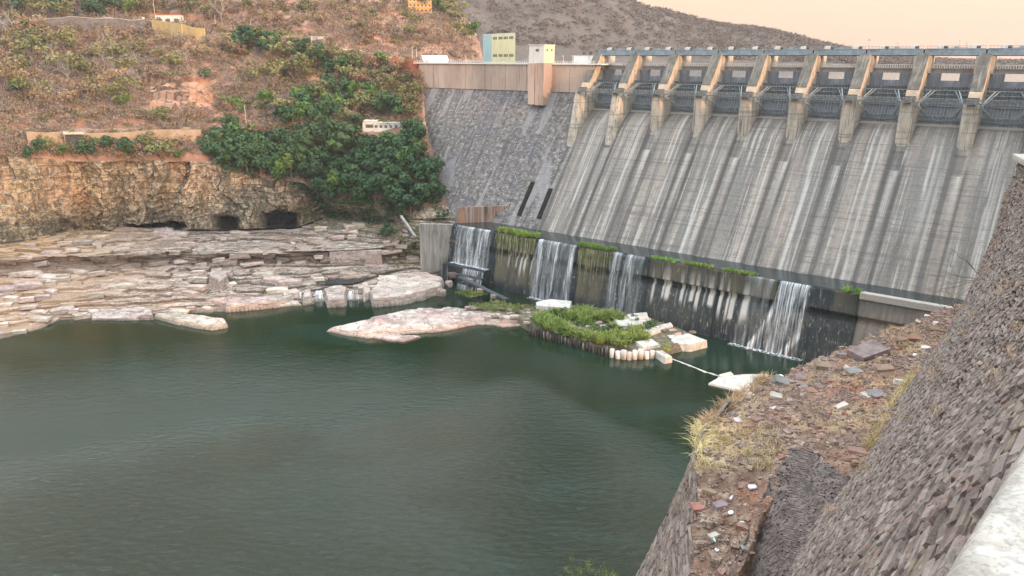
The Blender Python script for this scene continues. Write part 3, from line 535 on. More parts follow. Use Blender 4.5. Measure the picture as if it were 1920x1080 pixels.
fall(88, 99, -109.9, .2, 'faint spray veil left of the tall slanting waterfall', skew=2)
# ================================================================== far bank terrain (real distances, metres)
def ctl(L, kind):
    P = np.array([atz(a, b, c) if kind == 'z' else atY(a, b, c) for a, b, c in L]); return np.array([l[0] for l in L], float), P
def row(L, kind, U, x0=-320.):
    xs, P = ctl(L, kind); x1 = xs[-1]; X = x0+U*(x1-x0)
    # interpolate in image column, extrapolating flat on the left
    out = np.stack([np.interp(X, xs, P[:, i]) for i in range(3)], -1)
    m_ = X < xs[0]
    if m_.any():
        d = (P[1]-P[0])/(xs[1]-xs[0]); out[m_] = P[0]+d*(X[m_]-xs[0])[:, None]
    return out
def loft(rows, counts):
    out = [rows[0][None]]
    for a, b, n in zip(rows[:-1], rows[1:], counts):
        t = (np.arange(1, n+1)/n)[:, None, None]; out.append(a[None]*(1-t)+b[None]*t)
    return np.concatenate(out)
def normals(P):
    du = np.gradient(P, axis=1); dv = np.gradient(P, axis=0); n = np.cross(du, dv); n /= np.linalg.norm(n, axis=-1)[..., None]+1e-9; return n
U = np.linspace(0, 1, 1000)
S1 = [(-320, 740, -110), (0, 640, -110), (60, 625, -110), (110, 602, -110), (200, 596, -110), (300, 590, -110), (430, 586, -110), (500, 574, -110), (560, 568, -110), (690, 566, -110), (740, 550, -110), (800, 530, -110), (858, 505, -110)]
S2 = [(-320, 600, -105), (0, 572, -105), (150, 560, -104.5), (300, 560, -106.5), (450, 545, -105), (560, 540, -105), (600, 532, -105.6), (740, 515, -106), (860, 497, -105)]
S3 = [(-320, 530, -104), (0, 512, -103), (150, 506, -103), (300, 500, -103.2), (450, 497, -103.2), (600, 503, -104.5), (740, 490, -103), (862, 480, -101.5)]
S4 = [(-320, 480, -94), (0, 462, -93), (150, 458, -94.5), (300, 455, -96), (450, 462, -96.5), (600, 458, -96), (720, 455, -95), (858, 450, -90)]
S5 = [(-320, 470, -92), (0, 452, -91), (80, 445, -92), (150, 432, -94), (300, 430, -94), (420, 432, -94), (560, 425, -93), (620, 402, -88), (740, 413, -86), (852, 408, -80)]
T6 = [(-320, 290, 380), (0, 288, 400), (150, 303, 410), (240, 300, 425), (400, 303, 435), (500, 333, 430), (570, 343, 428), (620, 383, 424), (740, 397, 410), (838, 385, 412)]
T7 = [(-320, 262, 405), (0, 252, 425), (130, 250, 438), (300, 243, 450), (450, 240, 455), (560, 237, 455), (700, 237, 455), (799, 235, 450)]
T7b = [(-320, 256, 412), (0, 246, 432), (130, 244, 445), (300, 238, 457), (450, 236, 462), (560, 232, 460), (700, 230, 460), (798, 228, 454)]
T8 = [(-320, 160, 520), (0, 150, 530), (300, 140, 540), (450, 145, 530), (600, 150, 520), (700, 155, 500), (793, 165, 482)]
T9 = [(-320, 80, 640), (0, 76, 640), (280, 72, 625), (400, 68, 610), (480, 70, 596), (600, 90, 560), (700, 108, 526), (790, 121, 490)]
T10 = [(-320, 45, 655), (0, 44, 655), (280, 40, 640), (340, 44, 632), (480, 62, 608), (600, 80, 572), (700, 101, 538), (790, 117, 497)]
T10b = [(-320, 43, 668), (0, 42, 668), (280, 38, 655), (340, 42, 645), (480, 60, 618), (600, 78, 582), (700, 99, 546), (815, 116, 505)]
T11 = [(-320, -330, 1150), (0, -260, 1080), (500, -170, 950), (700, -90, 830), (770, -55, 780), (835, -4, 740), (862, 22, 720), (885, 52, 700), (899, 80, 670), (905, 108, 640), (909, 116, 620)]
R3 = row(S3, 'z', U); R4 = row(S4, 'z', U); pc_ = proj(R3)[0]; kk_ = ss(800, 735, pc_)[:, None]; R3b = R3+np.array([0, 2.2, 0]); R3b[:, 2] = R4[:, 2]-.6; R3b = R3b*kk_+(R3*.4+R4*.6)*(1-kk_); R3c = R3*.55+R3b*.45; R3c[:, 1] += 3.2*kk_[:, 0]*(pc_ < 590)
sh = loft([row(S1, 'z', U)-np.array([0, 3, 5.]), row(S1, 'z', U), row(S2, 'z', U), R3, R3c, R3b, R4, row(S5, 'z', U)], [6, 110, 120, 40, 50, 50, 110])
P = sh.copy(); px = proj(P)[0]; X, Y, Z = P[..., 0], P[..., 1], P[..., 2]
# strata: quantise height into ledges, broken by joints
a1_, a2_ = X*.93+Y*.36, -X*.36+Y*.93
hb1, eb1 = blocks(X+9*fbm(X*.03, Y*.03, 0, 3, 40), Y+6*fbm(X*.04, Y*.04, 0, 3, 41), 21, 8, 3, .6)
hb2, eb2 = blocks(a1_+3*fbm(X*.08, Y*.08, 0, 3, 42), a2_+3*fbm(X*.08, Y*.08, 0, 3, 43), 8, 4.5, 13, .6)
zz = Z+3.2*fbm(X*.014, Y*.035, 0, 5, 11)+2.2*(hb1-.5)*ss(-.1, .4, fbm(X*.02, Y*.02, 0, 2, 45))+.9*(hb2-.5)
step = 1.7; ris = ss(-104, -102.5, Z)*ss(-94.2, -96, Z)*(np.arange(P.shape[0])[:, None] > 232)*(np.arange(P.shape[0])[:, None] < 332)
hr, er = blocks(X+4*fbm(X*.05, Z*.05, 0, 3, 48), Z+.8*vn(X*.04, Z*0, 0, 49), 8.5, 2.3, 23, .8); zz = zz*(1-ris)+Z*ris; q_ = (zz+200)/step; fr = q_-np.floor(q_); zq = (np.floor(q_)+.08*fr+.70*ss(.86, .93, fr)+.22*ss(.40, .45, fr))*step-200
edge = ss(0, .06, np.linspace(0, 1, P.shape[0]))[:, None]
sub = ss(-113, -109.3, Z)
Zn = Z*(1-.95*sub)+(.95*sub)*zq+.10*fbm(X*.5, Y*.5, 0, 4, 5)
low = ss(-107, -110.2, Z); Zn = Zn*(1-low)+(Z-.3)*low
Zn = np.where(Z > -110.2, np.maximum(Zn, -110.8), Zn); 
P[..., 2] = Zn
P[..., 1] += ris*(-3.5*(hr-.5)-1.5*fbm(X*.2, Z*.3, 0, 4, 63)-6*fbm(X*.035, 0., 0, 3, 64)); P[..., 1] += 1.2*fbm(X*.08, Y*.08, Z*.2, 3, 61)*edge; P[..., 0] += 1.5*fbm(X*.15, Y*.15, Z*.3, 3, 62)*edge
me = mesh('rock_shelf', P.reshape(-1, 3), gridF(*P.shape[:2]), False)
attr(me, 'joint', np.clip(ss(.4, .05, eb1)*.8+ss(.25, 0, eb2)*.35*(hb2 > .5)+ss(.80, .86, fr)*ss(.93, .89, fr)*.9+ss(.37, .40, fr)*ss(.46, .43, fr)*.5, 0, 1)*(1-ris)+ris*np.clip(ss(.35, .08, er), 0, 1))
attr(me, 'riser', ris*(.6+.5*hr)); attr(me, 'grass', np.clip(ss(260, 60, px)*ss(-97, -93, Z)*(.6+.6*fbm(X*.06, Y*.06, 0, 3, 71)), 0, 1)); attr(me, 'warm', ss(420, 60, px)*.8); attr(me, 'wet', ss(-109.2, -110, P[..., 2])*.9+0*px)
shelf = link('rock_shelf', me, M['shelf']); tag(shelf, kind='structure'); Pshelf = P
# cliff
cl = loft([row(S5, 'z', U), row(T6, 'Y', U)], [150]); P = cl.copy(); px = proj(P)[0]; X, Y, Z = P[..., 0], P[..., 1], P[..., 2]
t = np.linspace(0, 1, P.shape[0])[:, None]+0*X; ed = ss(0, .03, t)*ss(1, .95, t)
hgt = (P[-1, :, 2]-P[0, :, 2])[None]; slope_left = ss(170, 60, px)
n = normals(P); n = np.where((n[..., 1:2] > 0), -n, n)
al_ = X*.97+Y*.2
zw = Z+2.5*fbm(X*.04, Z*.03, 0, 3, 3); aw = al_+2.5*fbm(X*.06, Z*.06, 0, 3, 33); h1, e1 = blocks(aw, zw, 4.2, 3.4, 17, .8); h2, e2 = blocks(aw, zw, 1.7, 1.5, 19, .8); hc = h3(np.floor(al_/9+.6*vn(Z*.1, X*0, 0, 4)), X*0, X*0, 6)
butt = 6*fbm(X*.03, 5., 0, 3, 81)+3.5*(hc-.5)
hcol = h3(np.floor(al_/12+.5*vn(Z*.05, X*0, 0, 15)), X*0, X*0, 26); disp = butt*1.3+8*(hcol-.5)+3.5*fbm(al_*.07, 0., 0, 3, 83)+1.6*(h3(np.floor(al_/4+.8*vn(Z*.12, X*0, 0, 5)), X*0, X*0, 16)-.5)+1.7*(h1-.5)+.9*(h2-.5)+.35*fbm(X*.3, Z*.3, 0, 4, 82)
topin = -4.0*ss(.55, 1., t)*h3(np.floor(al_/14), X*0, X*0, 2)
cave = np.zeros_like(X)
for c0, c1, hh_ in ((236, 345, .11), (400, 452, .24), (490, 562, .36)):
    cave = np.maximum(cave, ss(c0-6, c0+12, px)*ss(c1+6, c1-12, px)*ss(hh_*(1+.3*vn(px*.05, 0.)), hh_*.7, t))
disp = (disp+topin)*(1-.45*slope_left)-8*cave
big = ss(580, 640, px); disp = disp*(1-.6*big)
P = P+n*(disp*ed*ss(2, 10, hgt))[..., None]*np.array([1, 1, .25])
# left part: grassy ledges rather than one wall
q_ = (P[..., 2]+200+1.5*fbm(X*.05, Y*.05, 0, 3, 4))/6.; fr = q_-np.floor(q_); P[..., 2] = P[..., 2]*(1-.7*slope_left*ed)+.7*slope_left*ed*((np.floor(q_)+ss(.6, .95, fr))*6-200)
me = mesh('rock_cliff', P.reshape(-1, 3), gridF(*P.shape[:2]), False)
attr(me, 'joint', np.clip(ss(.3, .05, e1)*(.3+.7*(vn(aw*.2, zw*.2, 0, 5) > -.1))+ss(.2, 0, e2)*.35, 0, 1)*(1-.5*slope_left)); attr(me, 'tone', ss(.6, 1, h2)*(.5+.5*h1)); attr(me, 'tone2', ss(.35, 0, h2)+.3*(h1 < .25)); attr(me, 'cave', cave)  # cave recesses also coloured near black for the shade inside
tag(link('rock_cliff', me, M['cliff']), kind='structure'); Pcliff = P
# hillside
rows = [row(T6, 'Y', U), row(T7, 'Y', U), row(T7b, 'Y', U), row(T8, 'Y', U), row(T9, 'Y', U), row(T10, 'Y', U), row(T10b, 'Y', U), row(T11, 'Y', U)]
back = rows[-1].copy(); back[:, 1] += 160; back[:, 0] -= 60; back[:, 2] -= 70; rows.append(back)
hl = loft(rows, [50, 5, 90, 70, 6, 5, 190, 14]); P = hl.copy(); px, py = proj(P); X, Y, Z = P[..., 0], P[..., 1], P[..., 2]
vi = np.cumsum([0, 50, 5, 90, 70, 6, 5, 190, 14]); r_ = np.arange(P.shape[0])[:, None]+0*X
def away(i, w_): return ss(0, w_, np.abs(r_-i))
calm = away(vi[1], 6)*away(vi[2], 6)*away(vi[5], 5)*away(vi[6], 5)*ss(0, 10, r_)*ss(0, 20, (1-U)[None]*1000+0*X)
n = normals(P); n = np.where(n[..., 2:3] < 0, -n, n)
gul = 9*fbm(X*.012, Y*.012, 0, 4, 91)+2.4*fbm(X*.07, Y*.07, 0, 4, 92)+.8*fbm(X*.3, Y*.3, 0, 3, 93)
# rocky outcrop (px 275-405, py 145-205) and smaller crags
oc = ss(268, 285, px)*ss(412, 395, px)*ss(140, 152, py)*ss(208, 198, py)
for (cx, cy, rx, ry) in ((440, 150, 35, 14), (600, 180, 50, 18), (810, 55, 30, 30), (150, 222, 60, 12), (520, 40, 60, 30), (380, 215, 80, 10), (745, 190, 25, 25), (690, 60, 40, 20)):
    oc = np.maximum(oc, .7*ss(1.2, .8, np.hypot((px-cx)/rx, (py-cy)/ry)+.4*vn(px*.05, py*.05)))
hO, eO = blocks(X, Z+.1*Y, 6.5, 6.0, 27, .5); q_ = (Z+200+1.5*vn(X*.05, Y*.05))/7.; fr = q_-np.floor(q_)
disp = gul*calm + oc*(5*(hO-.3)+3)*calm
P = P+n*disp[..., None]; P[..., 2] += oc*calm*((np.floor(q_)+ss(.7, .98, fr)-q_)*7)*.6
track = (ss(2.2, .6, np.abs(r_-(vi[1]+2.5))/1.5)+ss(3, 1, np.abs(r_-(vi[5]+3)))); 
rk = np.clip(oc*1.0+ss(.35, .6, fbm(X*.03, Y*.03, 0, 4, 95))*.6, 0, 1)
me = mesh('hillside', P.reshape(-1, 3), gridF(*P.shape[:2]), True)
attr(me, 'rock', rk); attr(me, 'joint', np.clip(oc*(ss(.8, .15, eO)+ss(.6, .7, fr)*.5), 0, 1)); attr(me, 'track', np.clip(track, 0, 1))
bare = np.maximum.reduce([ss(1.3, .6, np.hypot((px-cx)/rx, (py-cy)/ry)+.5*fbm(px*.04, py*.04, 0, 3, 3)) for cx, cy, rx, ry in ((60, 225, 100, 30), (360, 95, 70, 45), (400, 180, 50, 50), (560, 120, 70, 40), (740, 80, 90, 45), (700, 25, 90, 35), (0, 290, 120, 20), (450, 230, 90, 8))])
attr(me, 'bare', bare)
tag(link('hillside', me, M['hill']), kind='structure'); Phill = P
# lookups on the far bank
_all = np.concatenate([a.reshape(-1, 3) for a in (Pshelf, Pcliff, Phill[:vi[7]])]); _px, _py = proj(_all); 
_o = np.argsort(_px); _all, _px, _py = _all[_o], _px[_o], _py[_o]
def ground(x, y, w_=6):
    i0, i1 = np.searchsorted(_px, (x-w_, x+w_)); d = (_px[i0:i1]-x)**2+(_py[i0:i1]-y)**2
    if len(d) == 0: return _all[min(i0, len(_all)-1)]
    j = np.where(d < d.min()+6)[0]; j = j[np.argmin(_all[i0:i1][j, 1])]; return _all[i0:i1][j]
# far hill behind the dam
fx = np.linspace(-900, 1500, 300); fy = np.linspace(900, 3000, 160); X, Y = np.meshgrid(fx, fy)
sil = [(-900, 260), (-400, 250), (-121, 215), (90, 190), (140, 150), (255, 97), (330, 82), (430, 62), (520, 52), (600, 32), (700, 12), (800, 0), (900, -6), (1500, -8)]
H = np.interp(X*1500/np.maximum(Y, 1300)*1.05, [a for a, b in sil], [b for a, b in sil])*1.0
ridge = ss(1000, 1560, Y)*(1-.45*ss(1700, 2900, Y)); Z = -14+(H+18)*ridge*(Y/1540 if False else 1)+14*fbm(X*.006, Y*.006, 0, 5, 55)*ss(20, 60, H)*ss(1000, 1300, Y)
Z = np.where(Y < 1000, -20, Z)
PF = np.stack([X, Y, Z], -1); me = mesh('far_hill', PF.reshape(-1, 3), gridF(*X.shape), True)
tag(link('far_hill', me, M['far']), kind='structure')
# second bluish ridge further back
X2 = np.linspace(-1600, 2600, 120); Y2 = np.linspace(3000, 3700, 14); X2, Y2 = np.meshgrid(X2, Y2); Z2 = -20+(np.interp(X2, [-1600, 0, 800, 1150, 1300, 1450, 2600], [300, 260, 120, 92, 84, 40, 25])+12*fbm(X2*.004, Y2*.004, 0, 4, 8))*ss(3000, 3350, Y2)
tag(link('distant_ridge', mesh('distant_ridge', np.stack([X2, Y2, Z2], -1).reshape(-1, 3), gridF(*X2.shape), True), M['far']), kind='structure')
# reservoir, river, ground to the horizon
M['reservoir'] = mat('reservoir_water', [(.3, (.10, .12, .12)), (.7, (.13, .15, .15))], (.01, .01, .01), 3, rough=.15, bump=.1, bscale=(.3, .3, .3), bdist=.1)
M['land'] = mat('dry_ground', [(.3, (.16, .12, .09)), (.7, (.28, .22, .17))], (.01, .01, .01), 6, bump=.2)
p = MB(); A = [dam(-900, -33, -11.5), dam(345, -33, -11.5), dam(900, -60, -11.5), np.array([-900, 3200, -11.5]), np.array([2400, 3200, -11.5])]; p.add(A, [(0, 1, 2, 3, 4)]); tag(p.build('reservoir', M['reservoir']), kind='structure')
p = MB(); p.add([(-4000, -1500, -118), (4000, -1500, -118), (4000, 4200, -118), (-4000, 4200, -118)], [(0, 1, 2, 3)]); tag(p.build('ground', M['land']), kind='structure')
def water(name):
    m = bpy.data.materials.new('green_river_water'); m.use_nodes = True; N = m.node_tree.nodes; L = m.node_tree.links; b = N['Principled BSDF']
    b.inputs['Roughness'].default_value = .04; b.inputs['IOR'].default_value = 1.37
    g = N.new('ShaderNodeTexCoord')
    def nz(sc, d=3, dist=0., r=.55):
        mp = N.new('ShaderNodeMapping'); mp.inputs['Scale'].default_value = sc; mp.inputs['Rotation'].default_value = (0, 0, .5); L.new(g.outputs['Object'], mp.inputs[0]); t = N.new('ShaderNodeTexNoise'); t.inputs['Scale'].default_value = 1; t.inputs['Detail'].default_value = d; t.inputs['Roughness'].default_value = r; t.inputs['Distortion'].default_value = dist; L.new(mp.outputs[0], t.inputs[0]); return t.outputs[0]
    r = N.new('ShaderNodeValToRGB'); L.new(nz((.012, .02, .02), 4, .5), r.inputs[0]); e = r.color_ramp.elements
    e[0].position = .3; e[0].color = (.005, .015, .004, 1); e[1].position = .7; e[1].color = (.008, .022, .010, 1); 
    L.new(r.outputs[0], b.inputs['Base Color'])
    cs = N.new('ShaderNodeMix'); cs.data_type = 'RGBA'; qq = N.new('ShaderNodeMapRange'); qq.interpolation_type = 'SMOOTHSTEP'; L.new(nz((.006, .012, .01), 3, 1.), qq.inputs[0]); qq.inputs[1].default_value = .48; qq.inputs[2].default_value = .62; qq.inputs[4].default_value = .6; L.new(qq.outputs[0], cs.inputs[0]); L.new(r.outputs[0], cs.inputs[6]); cs.inputs[7].default_value = (.013, .034, .025, 1); L.new(cs.outputs[2], b.inputs['Base Color'])
    # wind: ruffled towards the near shore, calm under the far bank
    s = N.new('ShaderNodeSeparateXYZ'); L.new(g.outputs['Object'], s.inputs[0])
    la = N.new('ShaderNodeMath'); la.operation = 'MULTIPLY_ADD'; la.inputs[1].default_value = 60; L.new(nz((.012, .012, .012), 3), la.inputs[0]); L.new(s.outputs[1], la.inputs[2])
    xa = N.new('ShaderNodeMath'); xa.operation = 'MULTIPLY_ADD'; xa.inputs[1].default_value = -.45; L.new(s.outputs[0], xa.inputs[0]); L.new(la.outputs[0], xa.inputs[2]); xm = N.new('ShaderNodeMath'); xm.operation = 'MAXIMUM'; L.new(s.outputs[0], xm.inputs[0]); xm.inputs[1].default_value = 5; x2 = N.new('ShaderNodeMath'); x2.operation = 'MULTIPLY_ADD'; x2.inputs[1].default_value = 1.9; L.new(xm.outputs[0], x2.inputs[0]); L.new(xa.outputs[0], x2.inputs[2])
    q = N.new('ShaderNodeMapRange'); q.interpolation_type = 'SMOOTHSTEP'; L.new(x2.outputs[0], q.inputs[0]); q.inputs[1].default_value = 302; q.inputs[2].default_value = 250; q.inputs[3].default_value = .07; q.inputs[4].default_value = 1
    b1 = N.new('ShaderNodeBump'); b1.inputs['Distance'].default_value = 1.1; L.new(nz((.30, .62, 1), 5, .5, .68), b1.inputs['Height']); L.new(q.outputs[0], b1.inputs['Strength'])
    b2 = N.new('ShaderNodeBump'); b2.inputs['Distance'].default_value = .8; b2.inputs['Strength'].default_value = .08; L.new(nz((.07, .12, 1), 3), b2.inputs['Height']); L.new(b2.outputs[0], b1.inputs['Normal']); L.new(b1.outputs[0], b.inputs['Normal'])
    return m
M['water'] = water('river')
p = MB(); p.add([(-900, -300, -110), (500, -300, -110), (500, 520, -110), (-900, 520, -110)], [(0, 1, 2, 3)]); tag(p.build('river', M['water']), kind='structure')

# ------------------------------------------------------------------ rock bodies rising from the water
def poly_dist(X, Y, poly):
    d = np.full(X.shape, 1e9); ins = np.zeros(X.shape, bool); n = len(poly)
    for i in range(n):
        a, b = poly[i], poly[(i+1) % n]; ex, ey = b[0]-a[0], b[1]-a[1]; wx, wy = X-a[0], Y-a[1]
        t = np.clip((wx*ex+wy*ey)/(ex*ex+ey*ey+1e-9), 0, 1); d = np.minimum(d, np.hypot(wx-ex*t, wy-ey*t))
        c = ((a[1] > Y) != (b[1] > Y)) & (X < (b[0]-a[0])*(Y-a[1])/((b[1]-a[1]) if b[1] != a[1] else 1e-9)+a[0]); ins ^= c
    return np.where(ins, d, -d)
def mound(name, pts, ztop, zbot, mt, ew=2., res=.5, amp=.4, nf=.25, dome=0., strata=0., seed=0, wig=1.0, lip=0.):
    """pts: outline of the top in the photo (column, row); solid body with real height"""
    poly = [tuple(atz(x, y, ztop)[:2]) for x, y in pts]; A = np.array(poly); x = np.arange(A[:, 0].min()-3, A[:, 0].max()+3, res); y = np.arange(A[:, 1].min()-3, A[:, 1].max()+3, res)
    X, Y = np.meshgrid(x, y); d = poly_dist(X+wig*fbm(X*.15, Y*.15, 0, 4, seed), Y+wig*fbm(X*.15, Y*.15, 5., 4, seed+1), poly)
    t = ss(-.2, ew, d); top = ztop+dome*ss(0, 12, d)+amp*fbm(X*nf, Y*nf, 0, 5, seed+2)*ss(0, 2, d)
    if strata: q = (top+200+.8*vn(X*.1, Y*.1, 0, seed))/strata; f_ = q-np.floor(q); top = (np.floor(q)+ss(.6, .95, f_))*strata-200
    Z = zbot+(top-zbot)*t; k = d > -1.2
    hh, ee = blocks(X*.9+Y*.4, Y*.9-X*.4, 7, 4, seed+3, .5)
    idx = gridF(*X.shape, None); kk = k.ravel()[idx].all(1); me = mesh(name, np.stack([X, Y, Z], -1).reshape(-1, 3), idx[kk], False)
    attr(me, 'joint', ss(.35, .05, ee)*.6); attr(me, 'wet', ss(-109.3, -110, Z)); attr(me, 'warm', 0*Z); attr(me, 'grass', 0*Z)
    o = link(name, me, mt); return o, poly, (X, Y, Z, d)
rb = []
def rbody(name, pts, zt, lab, cat='rock slab', zb=-111.5, **k):
    k.setdefault('seed', len(rb)*11+100); o, poly, g = mound(name, pts, zt, zb, k.pop('mt', M['palerock']), **k); tag(o, lab, cat); rb.append(o); return g
rbody('rock_island', [(596, 612), (640, 603), (700, 590), (760, 574), (860, 572), (940, 580), (1003, 586), (1015, 592), (975, 602), (900, 601), (830, 614), (740, 620), (690, 627), (640, 620)], -107.6, 'long pale flat rock island lying across the middle of the river', 'rock island', ew=3.5, amp=1.1, nf=.12, strata=.8, dome=.8)
rbody('rock_slab', [(686, 628), (735, 623), (795, 629), (760, 639), (720, 637)], -109.2, 'small low white rock slab in front of the long rock island', ew=1.2, amp=.3)
rbody('rock_slab', [(897, 602), (1000, 601), (1010, 606), (940, 612)], -109.2, 'thin white rock shelf at water level by the right end of the island', ew=1., amp=.2)
rbody('rock_block', [(690, 545), (704, 528), (735, 512), (800, 508), (834, 520), (828, 536), (790, 548), (755, 556), (700, 560)], -105.6, 'large pale flat topped rock block left of the reed covered ledges', 'rock block', ew=1.3, amp=.5, nf=.15)
rbody('rock_slab', [(283, 588), (330, 582), (425, 596), (430, 606), (400, 612), (330, 602)], -107.8, 'rounded pink rock tongue pointing right into the calm water', ew=1.5, amp=.4)
rbody('rock_block', [(160, 578), (285, 574), (292, 590), (240, 592), (168, 592)], -107.6, 'squared pale rock ledge just left of the pink rock tongue', 'rock block', ew=1.0, amp=.5, strata=1.2)
rbody('rock_slab', [(372, 553), (440, 545), (520, 540), (575, 546), (520, 565), (420, 573)], -106.6, 'broad pink overhanging slab at the water left of the little cascades', ew=1.2, amp=.5)
rbody('rock_slab', [(500, 566), (560, 562), (568, 568), (520, 574)], -109.0, 'flat pale slab at the waterline under the boulders', ew=.8, amp=.2)
for pts, z, lab in (([(562, 545), (585, 538), (590, 556), (566, 560)], -106.4, 'squared grey boulder left of the first little cascade'), ([(602, 540), (640, 530), (655, 540), (650, 562), (612, 563)], -106.2, 'big purple grey boulder between the two little cascades'), ([(672, 530), (692, 526), (700, 545), (680, 556)], -106.4, 'dark grey boulder right of the second little cascade'), ([(520, 536), (560, 530), (566, 548), (528, 556)], -106., 'brown cracked boulder at the right end of the pink slab')):
    rbody('boulder', pts, z, lab, 'boulder', ew=1.6, amp=.6, res=.35)
rbody('rock_block', [(393, 505), (418, 500), (430, 517), (408, 528), (388, 516)], -101.5, 'tilted dark grey block lying on the pale rock shelf', 'rock block', zb=-106, ew=.8, amp=.3, res=.35, mt=M['rock'])
g_ = rbody('rock_heap', [(268, 436), (300, 422), (330, 424), (346, 436), (310, 440)], -93.0, 'low heap of pink broken rock in front of the cave mouth', 'rock heap', zb=-97, ew=5, amp=1.2, nf=.6, res=.4)
reef = rbody('reed_island', [(870, 572), (930, 566), (1000, 572), (1060, 566), (1130, 580), (1205, 588), (1262, 606), (1330, 634), (1290, 644), (1262, 652), (1240, 660), (1150, 652), (1070, 634), (998, 612), (960, 596), (880, 584)], -107.1, 'low muddy island under the green reeds behind the pile wall', 'rock island', ew=2.5, amp=.7, nf=.12, mt=M['mud'])
M['concrete'] = mat('old_pale_concrete', [(.3, (.36, .34, .31)), (.5, (.50, .48, .44)), (.7, (.64, .62, .58))], (.5, .5, .5), 6, bump=.3, bscale=(3, 3, 3), bdist=.08, layers=[((.9, .9, .2), 4, .58, .66, (.20, .19, .17), .6)])
for pts, z, lab, h_ in (([(1004, 566), (1030, 560), (1074, 564), (1070, 578), (1006, 574)], -104.6, 'white concrete block behind the reeds with two dark holes', 1), ([(1150, 598), (1180, 590), (1222, 596), (1210, 608), (1160, 612)], -105.8, 'flat pale concrete slab among the reeds near the foot of the sill wall', 1),
    ([(1174, 589), (1213, 584), (1218, 596), (1180, 598)], -104.8, 'upper broken concrete slab next to the white stained sill wall', 1), ([(1203, 618), (1258, 603), (1264, 610), (1218, 626)], -106.0, 'narrow pale concrete ramp leading up towards the stained wall', 1),
    ([(1250, 628), (1290, 624), (1328, 638), (1296, 646), (1262, 644)], -106.9, 'concrete steps block at the right edge of the reed island', 1), ([(1190, 640), (1222, 634), (1240, 646), (1205, 652)], -106.0, 'pale square concrete pad at the right end of the pile wall', 1), ([(1215, 650), (1228, 646), (1262, 668), (1246, 671)], -107.5, 'slanting white concrete beam sliding into the water at the pile wall end', 1),
    ([(1326, 718), (1348, 706), (1392, 701), (1440, 700), (1450, 718), (1420, 734), (1375, 730)], -109.3, 'flat white concrete apron at the water below the rubble slope', 1), ([(1345, 702), (1372, 695), (1378, 701), (1350, 707)], -108.9, 'small broken white slab behind the flat apron', 1)):
    rbody('concrete_slab', pts, z, lab, 'concrete slab', ew=.35, amp=.12, res=.3, mt=M['concrete'], wig=.3)
# concrete layered step on the right of the shelf
rbody('stone_platform', [(612, 458), (650, 450), (706, 452), (718, 466), (716, 470), (616, 474)], -97.0, 'squared pale stone platform with flat face at the right end of the rock shelf', 'stone platform', zb=-106, ew=.5, amp=.25, strata=0)
rbody('stone_ledge', [(600, 492), (720, 482), (728, 490), (640, 504), (604, 506)], -104.2, 'thin curved stone ledge at the foot of the squared platform', 'rock slab', zb=-108, ew=.5, amp=.15)
# pile wall
pw = empty('pile_wall', atz(1075, 640, -110)); pw['label'] = 'row of short dark and white concrete piles edging the reed island'; pw['category'] = 'pile wall'
line = [(994, 612), (1060, 630), (1105, 643), (1150, 655), (1180, 658), (1226, 656)]
A = np.array([atz(x, y+3, -107.2) for x, y in line]); L_ = np.r_[0, np.cumsum(np.linalg.norm(np.diff(A[:, :2], axis=0), axis=1))]
M['pile'] = mat('stained_concrete_pile', [(.3, (.02, .02, .018)), (.55, (.05, .047, .04)), (.72, (.30, .28, .25))], (.6, .6, .1), 4, bump=.2, distort=.3, randomv=.35)
M['palepile'] = mat('pale_concrete_pile', [(.3, (.30, .27, .24)), (.5, (.60, .56, .52)), (.7, (.72, .69, .65))], (.6, .6, .15), 4, bump=.2, randomv=.2)
pile = MB(); pile.bar((0, 0, -4.2), (0, 0, 0), .62, .60, 10); pme = pile.me('pile', True); pile = MB(); pile.bar((0, 0, -4.2), (0, 0, 0), 1.05, 1.05, 12); pm2 = pile.me('pile', True)
for i, s in enumerate([*np.arange(0, L_[-1]*.69, 1.5), *np.arange(L_[-1]*.71, L_[-1], 2.25)]):
    q = [np.interp(s, L_, A[:, j]) for j in range(3)]; lt = s > L_[-1]*.7; o = link('pile', pm2 if lt else pme, M['palepile'] if lt else M['pile'], pw); o.location = Vector((q[0]-pw.location.x, q[1]-pw.location.y, -106.7-pw.location.z+.4*math.sin(i*2.3)+.3*math.sin(i*5.1))); o.rotation_euler = (.05*math.sin(i*3.7), .06*math.sin(i*1.9), i); o.scale = (1+.15*math.sin(i*4.3),)*2+(1,)
# little cascades and pool between shelf and block
def cascade(px, py0, w_, lab, z0=-106.2):
    a = atz(px, py0, z0); S = np.linspace(-w_/2, w_/2, 9); T = np.linspace(0, 1, 16); S, T = np.meshgrid(S, T)
    V = np.stack([a[0]+S*(1+.5*T)+.3*vn(T*4, S), a[1]-.2-2.4*T**.7+.4*vn(S*2, T*5), z0+.1-4.1*T**1.3+.2*vn(S*3, T*3, 2)], -1)
    me = mesh('cascade', V.reshape(-1, 3), gridF(*S.shape), True); attr(me, 'dens', 1.6+0*S); o = link('cascade', me, M['fall']); tag(o, lab, 'waterfall')
cascade(598, 545, 3.2, 'narrow little cascade between the grey boulders'); cascade(663, 545, 4.2, 'brighter little cascade right of the purple grey boulder'); cascade(565, 548, .8, 'thin trickle at the far left of the little cascades')
